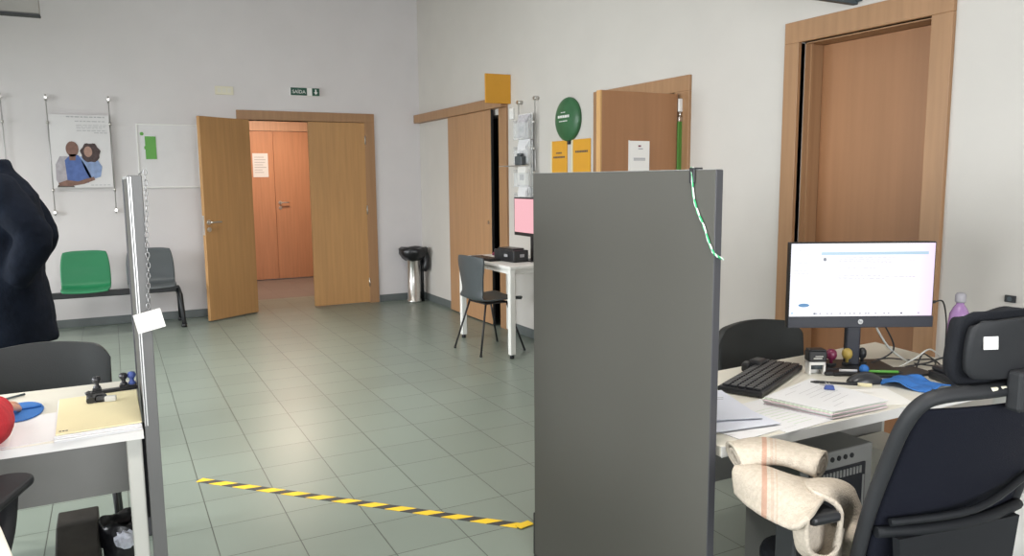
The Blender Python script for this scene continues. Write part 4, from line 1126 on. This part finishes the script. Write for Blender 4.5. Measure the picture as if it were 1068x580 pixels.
# rolled upper fold with an open end
cp = smooth_path([(1.385, 1.43, .722), (1.45, 1.40, .736), (1.50, 1.35, .732), (1.535, 1.28, .722)], 6)
n = 20
for ro, ri in ((.043, .034), (.026, .017)):
    ro_r, ri_r = [], []
    for i, p in enumerate(cp):
        d = (cp[min(i+1, len(cp)-1)]-cp[max(i-1, 0)]).normalized(); u, v = ring_frame(d)
        def rg(r): return [bm.verts.new(p + (r*(1+.13*math.sin(2*a+i*.22)+.07*math.sin(3*a-i*.35)))*(math.cos(a)*u*1.35+math.sin(a)*v*.78)) for a in [2*PI*k/n for k in range(n)]]
        ro_r.append(rg(ro)); ri_r.append(rg(ri))
    for S in (ro_r, ri_r):
        for a, b in zip(S, S[1:]):
            for k in range(n): bm.faces.new((a[k], a[(k+1) % n], b[(k+1) % n], b[k])).smooth = True
    for q in (0, -1):
        for k in range(n): bm.faces.new((ro_r[q][k], ro_r[q][(k+1) % n], ri_r[q][(k+1) % n], ri_r[q][k]))
merge(bm, grid_sheet([[(1.296, 1.115, .700), (1.30, 1.16, .68), (1.36, 1.20, .66)], [(1.305, 1.115, .625), (1.33, 1.17, .60), (1.39, 1.20, .60)], [(1.365, 1.115, .590), (1.37, 1.16, .57), (1.40, 1.19, .57)], [(1.411, 1.12, .600), (1.42, 1.16, .58), (1.43, 1.19, .58)], [(1.440, 1.13, .640), (1.44, 1.17, .64), (1.45, 1.19, .64)]], 5, .010))
tag(link('blanket', bm, M['blank'], None, loc=(1.42, 1.25, .70), smooth=True), 'cream wool blanket with rusty stripes draped over the office chair arm', 'blanket')

# second office chair under the seated person
o2 = thing('office_chair', 'dark office chair whose armrest shows at the lower left edge', 'office chair', (-.640, 2.16, 0), R(-18))
chair_base(o2, .45)
bm = BM(); prism(bm, rrect(.50, .46, .09, 6, 0, .0), .06, 'z', .43, bev=.02); link('seat', bm, M['black_f'], o2, local=True)
link('backrest', grid_sheet([[(s*w/2, -.235+.03*s*s-.10*(z-.55), z) for s in (-1, -.5, 0, .5, 1)] for z, w in ((.55, .36), (.58, .44), (.75, .47), (.92, .45), (1.0, .36))], 4, .05), M['black_f'], o2, local=True, smooth=True)
bm = BM(); box(bm, -.04, .04, -.31, -.27, .38, .62, .01); box(bm, -.04, .04, -.31, -.08, .385, .42, .01); link('back_bracket', bm, M['frame_d'], o2, local=True)
for sx in (-1, 1):
    bm = BM(); prism(bm, rrect(.11, .28, .05, 6, sx*.31, .125), .022, 'z', .668, bev=.008)
    a = link('armrest', bm, M['frame_d'], o2, local=True)
    bm = BM(); tube(bm, smooth_path([(sx*.315, .19, .669), (sx*.325, .13, .58), (sx*.32, .06, .50), (sx*.28, .03, .42), (sx*.15, .0, .41)], 5), [.02]+[.026]*19+[.02], 10); link('arm_post', bm, M['frame_d'], a, local=True)

# near table corner, lower left
nt_ = thing('side_desk', 'cream table corner at the very bottom left', 'table', (-.95, 1.2, 0))
bm = BM(); prism(bm, [(-1.3, .95), (-1.3, 1.78), (-.252, 1.862), (-.045, .95)], .025, 'z', .705, bev=.003); link('tabletop', bm, M['desk'], nt_)
for x in (-1.2, -.34):
    for yy in (1.05, 1.72):
        bm = BM(); box(bm, x-.025, x+.025, yy-.025, yy+.025, 0, .705, .004); link('leg', bm, M['leg_grey'], nt_)

# ================================================================== RIGHT DESK
rd = thing('desk', 'cream topped desk at right carrying the bright monitor', 'desk', (2.13, 1.82, 0))
poly = [(1.395, 1.49), (2.80, 1.49), (2.83, 1.82), (2.885, 2.16), (1.395, 2.085)]
bm = BM(); prism(bm, poly, .03, 'z', .70, bev=.003); link('desktop', bm, M['desk'], rd)
bm = BM(); box(bm, 1.396, 2.80, 1.486, 1.4895, .70, .729); link('edge_band', bm, M['desk_edge'], rd)
bm = BM(); box(bm, 1.45, 2.74, 2.0, 2.02, .36, .70); link('modesty_panel', bm, M['desk_grey'], rd)
for x in (1.425, 2.74):
    for yy in ((1.955, 2.045) if x < 2 else (1.53, 2.03)):
        bm = BM(); box(bm, x-.025, x+.025, yy-.025, yy+.025, 0, .70, .005); link('leg', bm, M['leg_grey'], rd)

# monitor
ml, mr_ = Vector((2.150, 1.974)), Vector((2.616, 1.731))
mc = (ml+mr_)/2; ang = math.atan2((mr_-ml).y, (mr_-ml).x)
mo = thing('monitor', 'large monitor with a bright white page on the right desk', 'monitor', (mc.x, mc.y, .73), ang)
W2 = (mr_-ml).length/2
bm = BM(); box(bm, -W2, W2, -.002, .028, .165, .476, .004); box(bm, -.16, .16, .028, .05, .22, .42, .01); link('housing', bm, M['black'], mo, local=True)
bm = BM(); box(bm, -W2+.005, W2-.005, -.0034, -.0021, .207, .471)
scr = link('screen', bm, M['scr'], mo, local=True)
bm = BM(); box(bm, -W2, W2, -.0075, -.0021, .165, .206, .002); bz = link('bezel', bm, M['bezel'], mo, local=True)
def px(x, z): return (-W2+.005+x*(2*W2-.01), .207+z*.264)     # unit screen coordinates
def bar(bm, x0, x1, z0, z1, mi):
    a = px(x0, z0); b = px(x1, z1); box(bm, a[0], b[0], -.0042, -.0035, a[1], b[1], mi=mi)
bm = BM()
bar(bm, .21, .955, .845, .885, 0)
def words(x0, x1, z, h=.010, mi=2):
    x = x0
    while x < x1:
        w_ = random.uniform(.012, .04); bar(bm, x, min(x1, x+w_), z, z+h, mi); x += w_+.008
words(.01, .11, .90); words(.13, .23, .91)
for z in (.85, .79, .735, .69, .63, .59): words(.02, .02+random.uniform(.08, .13), z, .008)
for z, a, b in ((.805, .33, .73), (.78, .33, .71), (.755, .33, .86), (.735, .33, .70), (.66, .33, .47), (.66, .50, .61), (.555, .33, .64), (.535, .33, .87), (.515, .33, .66), (.34, .54, .575)): words(a, b, z, .009)
words(.73, .86, .935, .008); words(.02, .15, .215, .006)
a = px(.235, .785); prism(bm, ellipse(.006, .0065, 14, *a), .0007, 'y', -.0042, 3)
for z in (.72, .68, .63, .60): words(.222, .25, z, .006)
a = px(.10, .155); prism(bm, ellipse(.020, .0068, 20, *a), .0007, 'y', -.0042, 1)
bar(bm, .012, .026, .035, .06, 0)
for x in [.17, .185, .21, .26, .29, .35, .385, .42, .45, .49, .53, .55, .60, .66, .69, .78, .90]: bar(bm, x, x+.014, .025, .05, 3 if x in (.17, .78) else 2)
link('page_content', bm, [M['s_blue'], M['s_btn'], M['s_grey'], M['s_dark']], scr, local=True)
bm = BM(); tube(bm, [(-.0, -.0085, .187), (-.0, -.0073, .187)], .009, 24); link('emblem', bm, M['alu'], bz, 'round silver emblem', local=True)
bm = text_bm('hp', .0125, .0003); bm.transform(Matrix.Translation((0, -.0091, .188)) @ Matrix.Rotation(PI/2, 4, 'X')); link('lettering', bm, M['slate'], bz, local=True)
bm = BM(); box(bm, -.032, .022, .03, .055, .015, .30, .006); stand = link('stand', bm, M['bezel'], mo, local=True)
bm = BM(); box(bm, -.14, .14, -.06, .14, .0008, .014, .005); link('stand_base', bm, M['black'], mo, local=True)

def P3(x, y, z=.73): return (x, y, z)
# keyboard
ka = math.atan2(1.974-1.903, 2.244-1.759); kx, ky = 1.985, 1.925
kb = thing('keyboard', 'black keyboard on the right desk beside the papers', 'keyboard', (kx, ky, .7305), R(26))
bm = BM(); box(bm, -.225, .225, -.075, .075, .004, .022, .005); link('body', bm, M['black'], kb, local=True)
bm = BM()
for i in range(5):
    for j in range(20): box(bm, -.213+.0213*j, -.195+.0213*j, -.066+.0265*i, -.0435+.0265*i, .022, .030, .0015, 1)
link('keys', bm, M['black_s'], kb, local=True)
bm = BM()
for x in (-.19, .19): box(bm, x-.015, x+.015, .05, .07, 0, .005)
link('foot', bm, M['black'], kb, local=True)
bm = BM(); obox(bm, (2.085, 2.045, .752), .07, .05, .042, R(20), bev=.01); obox(bm, (2.04, 2.055, .748), .05, .03, .034, R(30), bev=.008)
tag(link('stapler', bm, M['black'], None, loc=(2.08, 2.05, .731)), 'small black stapler behind the keyboard on the right desk', 'stapler')

# self-inking stamp
si = thing('self_inking_stamp', 'black and white self inking stamp right of the keyboard', 'stamp', (2.225, 1.905, .73), R(-28))
bm = BM(); box(bm, -.033, .033, -.024, .024, .048, .088, .006); box(bm, -.030, .030, -.022, .022, .088, .093, .003); link('cap', bm, M['black'], si, local=True)
bm = BM(); box(bm, -.030, -.022, -.020, .020, .0005, .048, .002); box(bm, .022, .030, -.020, .020, .0005, .048, .002); box(bm, -.030, .030, -.020, .020, .036, .0478, .002); box(bm, -.022, .022, .012, .018, .0005, .036); link('frame', bm, M['white'], si, local=True)
bm = BM(); tube(bm, [(-.02, -.004, .028), (.02, -.004, .028)], .011, 12); link('platen', bm, M['slate'], si, local=True)
bm = BM(); box(bm, -.016, .014, -.0255, -.024, .060, .064); box(bm, -.010, .018, -.0255, -.024, .068, .071); link('print', bm, M['leg_grey'], si, local=True)

# low black stamp tray with knobs
bm = BM(); obox(bm, (2.325, 1.835, .7365), .14, .05, .012, R(-26), bev=.004); obox(bm, (2.35, 1.885, .739), .17, .06, .017, R(-26), bev=.005)
tag(link('stamp_tray', bm, M['black'], None, loc=(2.33, 1.85, .73)), 'low black tray holding hand stamps below the monitor', 'tray')
for x, yy, m, lab, r in ((2.315, 1.912, 'wine', 'wine red round knobbed hand stamp in front of the monitor', .020), (2.375, 1.892, 'gold', 'mustard round knobbed hand stamp beside the wine red stamp', .019), (2.432, 1.872, 'black', 'black round knobbed hand stamp right of the monitor stand', .015)):
    s_ = thing('hand_stamp', lab, 'stamp', (x, yy, .75))
    bm = BM(); lathe(bm, [(.006, 0), (.006, .012), (r*.8, .018), (r, .030), (r*.9, .044), (r*.5, .052), (.002, .054)], 20, (x, yy, .757 if m != 'black' else .757)); link('knob', bm, M[m], s_)
    bm = BM(); box(bm, x-.016, x+.016, yy-.01, yy+.01, .748, .758, .002); link('plate', bm, M['black'], s_)
# dark document tray / mat in front of the monitor
bm = BM(); prism(bm, [(2.40, 1.86), (2.335, 1.775), (2.46, 1.70), (2.58, 1.68), (2.60, 1.78)], .009, 'z', .7305, bev=.003)
tag(link('desk_mat', bm, M['black'], None, loc=(2.47, 1.78, .7305)), 'flat black mat under the blue ball in front of the monitor', 'mat')
bm = BM(); bmesh.ops.create_uvsphere(bm, u_segments=20, v_segments=12, radius=.0165); bm.transform(Matrix.Translation((2.345, 1.795, .7568)))
tag(link('ball', bm, M['blue'], None, loc=(2.345, 1.795, .74), smooth=True), 'small shiny blue ball in front of the monitor stand', 'ball')
bm = BM(); tube(bm, [(2.285, 1.85, .747), (2.335, 1.815, .747)], .005, 8); tube(bm, [(2.365, 1.795, .746), (2.45, 1.735, .746)], .0055, 8, mi=1)
tag(link('highlighter', bm, [M['paper'], M['green_s']], None, loc=(2.36, 1.79, .742)), 'thin white and green marker behind the blue ball', 'marker')
# mouse
rows = [[Vector((2.275, 1.735, .7315)) + Matrix.Rotation(R(-25), 3, 'Z') @ Vector((.058*a, .032*f*math.cos(PI*k/6), h*math.sin(PI*k/6))) for k in range(7)] for a, f, h in ((-1.05, .35, .008), (-.8, .85, .022), (-.2, 1.05, .036), (.3, 1., .036), (.8, .8, .022), (1.05, .35, .008))]
mo2 = thing('computer_mouse', 'black computer mouse beside the blue pad on the right desk', 'mouse', (2.275, 1.735, .73))
link('body', grid_sheet(rows, 3, .002), M['black_s'], mo2, smooth=True)
bm = BM(); tube(bm, smooth_path([(2.325, 1.712, .738), (2.40, 1.70, .734), (2.47, 1.74, .733), (2.52, 1.84, .733)], 5), .0025, 6); link('cable', bm, M['black'], mo2)
# blue pad
pd = thing('mouse_pad', 'crumpled blue pad between the mouse and the office chair', 'mouse pad', (2.37, 1.62, .73))
rows = []
for v in range(6):
    rows.append([(2.285+.028*u_+.010*v+(.008 if v in (0, 5) else 0), 1.70-.030*v+.004*u_-(.012 if u_ in (0, 5) else 0), .7345+.010*math.sin(u_*1.3+v*.7)**2+.012*(v in (1, 2))) for u_ in range(6)])
link('pad', grid_sheet(rows, 4, .004), M['blue'], pd, smooth=True)
# pens and clip on the papers
pz = .7615
pn = thing('pen', 'black pen with a beige end lying across the thick paper bundle', 'pen', (2.09, 1.70, pz))
bm = BM(); tube(bm, [(2.03, 1.755, pz), (2.045, 1.745, pz), (2.135, 1.655, pz)], [.002, .0045, .0045], 8); link('barrel', bm, M['black'], pn)
bm = BM(); tube(bm, [(2.135, 1.655, pz), (2.165, 1.625, pz)], .006, 10); link('cap', bm, M['cream_p'], pn)
bc = thing('binder_clip', 'small blue binder clip on the thick paper bundle', 'clip', (2.02, 1.67, pz-.004))
bm = BM(); prism(bm, [(-.016, 0), (.016, 0), (.012, .013), (-.012, .013)], .014, 'y', -.007); bm.transform(Matrix.Translation((2.02, 1.67, pz-.004)) @ Matrix.Rotation(R(-40), 4, 'Z')); link('body', bm, M['navy_in'], bc)
bm = BM()
for k in (-1, 1): tube(bm, [(2.02+.010*k, 1.675, pz+.006), (2.02+.022*k, 1.69, pz+.010), (2.02+.014*k, 1.700, pz+.011), (2.02+.006*k, 1.678, pz+.007)], .0012, 6)
link('wire', bm, M['steel'], bc)

# thick bundle of papers (top corners measured at the top sheet)
pb = thing('paper_bundle', 'thick bundle of white forms with coloured edges on the right desk', 'papers', (1.94, 1.63, .731))
q = [(2.083, 1.80), (1.785, 1.715), (1.80, 1.40), (2.045, 1.475)]
q = [(2.083, 1.80), (1.775, 1.712), (1.835, 1.50), (2.075, 1.50)]
bm = BM()
for k in range(7):
    o_ = (random.uniform(-.006, .006), random.uniform(-.004, .004)); prism(bm, [(x+o_[0], yy+o_[1]) for x, yy in q], .0028, 'z', .7315+.0036*k, k % 3, bev=.0006)
M['form_pink'] = mat('form_pink', (.72, .58, .62), .8); M['form_green'] = mat('form_green', (.62, .70, .58), .8)
link('sheets', bm, [M['paper'], M['form_pink'], M['form_green']], pb)
bm = BM()
for k in range(9):
    f = .08+.1*k
    a = Vector((*q[1], 0)).lerp(Vector((*q[0], 0)), .1); b = Vector((*q[2], 0)).lerp(Vector((*q[3], 0)), .1)
    c0 = a.lerp(b, f); e = (Vector((*q[0], 0))-Vector((*q[1], 0))).normalized()
    w_ = random.uniform(.04, .14); s0 = c0+e*random.uniform(0, .12)
    n_ = Vector((-e.y, e.x, 0))*.0009
    vs = [bm.verts.new((p.x, p.y, .7575)) for p in (s0-n_, s0+e*w_-n_, s0+e*w_+n_, s0+n_)]; bm.faces.new(vs)
link('printed_lines', bm, M['pale_ink'], pb)
# loose sheets at the near left corner
for k, (x, yy, rot, m, lab) in enumerate(((1.575, 1.655, 6, 'paper', 'lowest loose printed sheet by the grey screen on the right desk'), (1.57, 1.70, -8, 'paper_b', 'bluish loose sheet in the middle of the pile by the grey screen'), (1.585, 1.765, -20, 'paper_b', 'topmost bluish sheet of the loose pile by the grey screen'))):
    sheet('paper_sheet', lab, x, yy, .23, .30, rot, .7312+.006*k, M[m], lines=(11, 11, 5)[k])
bm = BM(); obox(bm, (1.72, 1.62, .7312), .2, .26, .0012, R(5)); 
for k in range(8): obox(bm, (1.72, 1.53+.02*k, .7321), .14, .003, .0004, R(5), mi=1)
tag(link('paper_sheet', bm, [M['paper'], M['form_green']], None, loc=(1.72, 1.62, .7305)), 'white form with pale lines lying between loose pile and thick bundle', 'paper')
bm = BM(); obox(bm, (2.16, 1.60, .7312), .16, .18, .0012, R(-25)); tag(link('paper_sheet', bm, M['tag'], None, loc=(2.16, 1.60, .7305)), 'plain white sheet beside the mouse and blue pad', 'paper')

# cables behind the monitor
cabs = [([(2.46, 1.87, .93), (2.52, 1.84, .82), (2.60, 1.83, .76), (2.66, 1.84, .735)], 'thick grey monitor cable drooping to the desk', 'leg_grey', .004),
        ([(2.50, 1.84, .90), (2.55, 1.83, .80), (2.50, 1.88, .745), (2.46, 1.93, .735)], 'thin black cable curling under the monitor', 'black', .003),
        ([(2.60, 1.77, .735), (2.66, 1.79, .775), (2.72, 1.81, .76), (2.70, 1.74, .735), (2.60, 1.72, .735)], 'looped black cable right of the monitor stand', 'black', .003),
        ([(2.55, 1.93, .735), (2.62, 1.90, .742), (2.69, 1.86, .735), (2.73, 1.80, .745), (2.69, 1.76, .735), (2.63, 1.80, .742)], 'thin black cable coiled flat on the desk behind the mat', 'black', .003),
        ([(2.56, 1.81, .735), (2.61, 1.78, .77), (2.66, 1.76, .80), (2.70, 1.73, .76), (2.72, 1.70, .735)], 'grey cable arching over the desk beside the bottle', 'leg_grey', .003),
        ([(2.58, 1.80, .735), (2.64, 1.76, .75), (2.68, 1.70, .78), (2.71, 1.66, .74)], 'black cable lying by the headrest of the office chair', 'black', .0035)]
for pts, lab, m, r in cabs:
    bm = BM(); tube(bm, smooth_path(pts, 8), r, 7); tag(link('cable', bm, M[m], None, loc=pts[-1]), lab, 'cable')
pl = thing('plug_cable', 'black cable plugged into the right side of the monitor', 'cable', (2.64, 1.75, 1.0))
bm = BM(); tube(bm, [(2.607, 1.745, .985), (2.63, 1.733, .985)], .006, 8); link('plug', bm, M['black'], pl)
bm = BM(); tube(bm, smooth_path([(2.63, 1.733, .985), (2.68, 1.735, .98), (2.715, 1.74, .90), (2.725, 1.74, .78), (2.73, 1.70, .734)], 6), .003, 6); link('lead', bm, M['black'], pl)

# bottle behind the headrest
bo = thing('bottle', 'clear violet bottle with a grey cap behind the headrest', 'bottle', (2.655, 1.655, .73))
bx_, by_ = 2.655, 1.655
bm = BM(); lathe(bm, [(.033, .731), (.036, .74), (.036, .91), (.032, .95), (.022, .972), (.013, .985), (.013, .998)], 24, (bx_, by_, 0)); link('body', bm, M['violet'], bo)
bm = BM(); lathe(bm, [(.016, .992), (.018, .996), (.018, 1.018), (.013, 1.026), (.004, 1.028)], 20, (bx_, by_, 0)); link('cap', bm, M['cap_g'], bo)
# black clutter at the desk's right end: phone
ph = thing('desk_phone', 'black desk phone behind the headrest at the end of the right desk', 'telephone', (2.56, 1.575, .73))
bm = BM(); obox(bm, (2.57, 1.575, .745), .16, .15, .03, R(-20), bev=.008); link('body', bm, M['black'], ph)
bm = BM(); obox(bm, (2.525, 1.59, .768), .045, .15, .022, R(-20), bev=.01); link('handset', bm, M['black_s'], ph)

# PC tower under the desk
pc = thing('computer_tower', 'grey computer tower with a black grille under the right desk', 'computer', (2.137, 1.84, 0))
bm = BM(); box(bm, 1.96, 2.315, 1.72, 1.96, .0, .515, .006); link('case', bm, M['grey_box'], pc)
bm = BM(); box(bm, 2.0, 2.275, 1.714, 1.721, .04, .455, .003); link('front_grille', bm, M['grille'], pc)
bm = BM()
for k in range(15): box(bm, 2.01+.0165*k, 2.019+.0165*k, 1.711, 1.715, .42, .445)
box(bm, 2.258, 2.266, 1.711, 1.715, .05, .41)
link('vent', bm, M['grey_box'], pc)
for k in range(4):
    bm = BM(); tube(bm, [(2.11+.032*k, 1.717, .487), (2.11+.032*k, 1.722, .487)], .009, 12); link('button', bm, M['black'], pc)
# pale box behind, white pedestal at right
bm = BM(); box(bm, 2.50, 2.70, 1.72, 1.97, .0, .42, .006); box(bm, 2.60-.05, 2.65, 1.718, 1.721, .3, .34, mi=1)
tag(link('storage_box', bm, [M['desk'], M['desk_edge']], None, loc=(2.6, 1.85, 0)), 'cream box on the floor right of the computer tower', 'box')
pe2 = thing('pedestal', 'white drawer pedestal at the lower right edge', 'cabinet', (2.43, .95, 0))
bm = BM(); box(bm, 2.19, 2.66, .62, 1.24, .03, .575, .003); link('body', bm, M['white'], pe2)
bm = BM(); box(bm, 2.18, 2.67, .61, 1.25, .58, .602, .004); link('top', bm, M['white'], pe2)
for k in range(3):
    bm = BM(); box(bm, 2.20, 2.65, 1.241, 1.255, .05+.175*k, .215+.175*k, .003); dr = link('drawer', bm, M['white'], pe2)
    bm = BM(); box(bm, 2.36, 2.49, 1.256, 1.268, .17+.175*k, .182+.175*k, .003); link('handle', bm, M['alu'], dr)
bm = BM()
for x in (2.22, 2.63):
    for yy in (.66, 1.20): tube(bm, [(x, yy, 0), (x, yy, .031)], .02, 10)
link('foot', bm, M['black'], pe2)

# ================================================================== LIGHTS
def area(name, loc, rot, sx, sy, power, col=(1, 1, 1), spread=0):
    l = bpy.data.lights.new(name, 'AREA'); l.shape = 'RECTANGLE'; l.size = sx; l.size_y = sy; l.energy = power; l.color = col
    if spread: l.spread = R(spread)
    o = bpy.data.objects.new(name, l); C.objects.link(o); o.location = loc; o.rotation_euler = rot
    return o
def ceiling_light(x, y, power, lab, grp='ceiling lights of the office'):
    t = thing('ceiling_light', lab, 'ceiling light', (x, y, 3.52), group=grp)
    bm = BM(); box(bm, x-.62, x+.62, y-.16, y+.16, 3.535, 3.598, .006); link('housing', bm, M['white_m'], t)
    bm = BM(); box(bm, x-.60, x+.60, y-.14, y+.14, 3.522, 3.534, .003); link('diffuser', bm, M['cushion_w'], t)
    area('lamp', (x, y, 3.515), (0, 0, 0), 1.2, .28, power, (1, .955, .90), 105)
for (x, y, p) in ((-2.4, 1.2, 38), (.6, 1.0, 40), (-2.4, 4.2, 42), (.6, 4.2, 40), (-1.6, 6.9, 40), (1.0, 6.5, 26)):
    ceiling_light(x, y, p, 'white ceiling light above the office')
for a, b in wins: area('window_daylight', (XL+.02, (a+b)/2, 1.7), (0, R(-66), 0), 1.6, 2.0, 150, (.93, .97, 1), 105)
area('shopfront_daylight', (-.2, YR+.03, 1.55), (R(80), 0, 0), 4.6, 2.0, 185, (.95, .97, 1), 125)
cl = thing('ceiling_light', 'warm round ceiling light in the corridor', 'ceiling light', (2.0, 10.3, 2.62))
bm = BM(); lathe(bm, [(.17, 2.66), (.18, 2.67), (.18, 2.699)], 28, (2.0, 10.3, 0)); link('housing', bm, M['white_m'], cl)
bm = BM(); lathe(bm, [(.02, 2.615), (.10, 2.622), (.15, 2.64), (.165, 2.66)], 28, (2.0, 10.3, 0)); link('diffuser', bm, M['cushion_w'], cl)
area('corridor_lamp', (2.0, 10.3, 2.60), (0, 0, 0), .5, .5, 60, (1, .80, .63))

w = bpy.data.worlds.new('sky'); bpy.context.scene.world = w; w.use_nodes = True
nt = w.node_tree; bg = nt.nodes['Background']
sky = nt.nodes.new('ShaderNodeTexSky'); sky.sky_type = 'HOSEK_WILKIE'; sky.turbidity = 6; sky.sun_direction = (-.3, -.6, .74)
nt.links.new(sky.outputs['Color'], bg.inputs['Color']); bg.inputs['Strength'].default_value = .6

# ================================================================== CAMERA
f, yaw, pitch, roll = 800.342, .47912939, .12810178, -.00878442
fw = Vector((math.sin(yaw)*math.cos(pitch), math.cos(yaw)*math.cos(pitch), -math.sin(pitch)))
r0 = Vector((math.cos(yaw), -math.sin(yaw), 0)); u0 = r0.cross(fw)
c_, s_ = math.cos(roll), math.sin(roll)
rt = c_*r0 + s_*u0; up = -s_*r0 + c_*u0
cam = bpy.data.cameras.new('camera'); co_ = bpy.data.objects.new('camera', cam); C.objects.link(co_)
mw = Matrix((rt, up, -fw)).transposed().to_4x4(); mw.translation = (0, 0, 1.44)
co_.matrix_world = mw
cam.sensor_fit = 'HORIZONTAL'; cam.sensor_width = 36; cam.lens = f*36/1068; cam.clip_start = .05; cam.clip_end = 100
S = bpy.context.scene
S.camera = co_
S.view_settings.view_transform = 'Standard'; S.view_settings.look = 'None'
S.view_settings.exposure = -.17; S.view_settings.gamma = 1.; S.view_settings.use_curve_mapping = False
S.cycles.use_denoising = True
S.cycles.max_bounces = 8
S.cycles.sample_clamp_indirect = 6
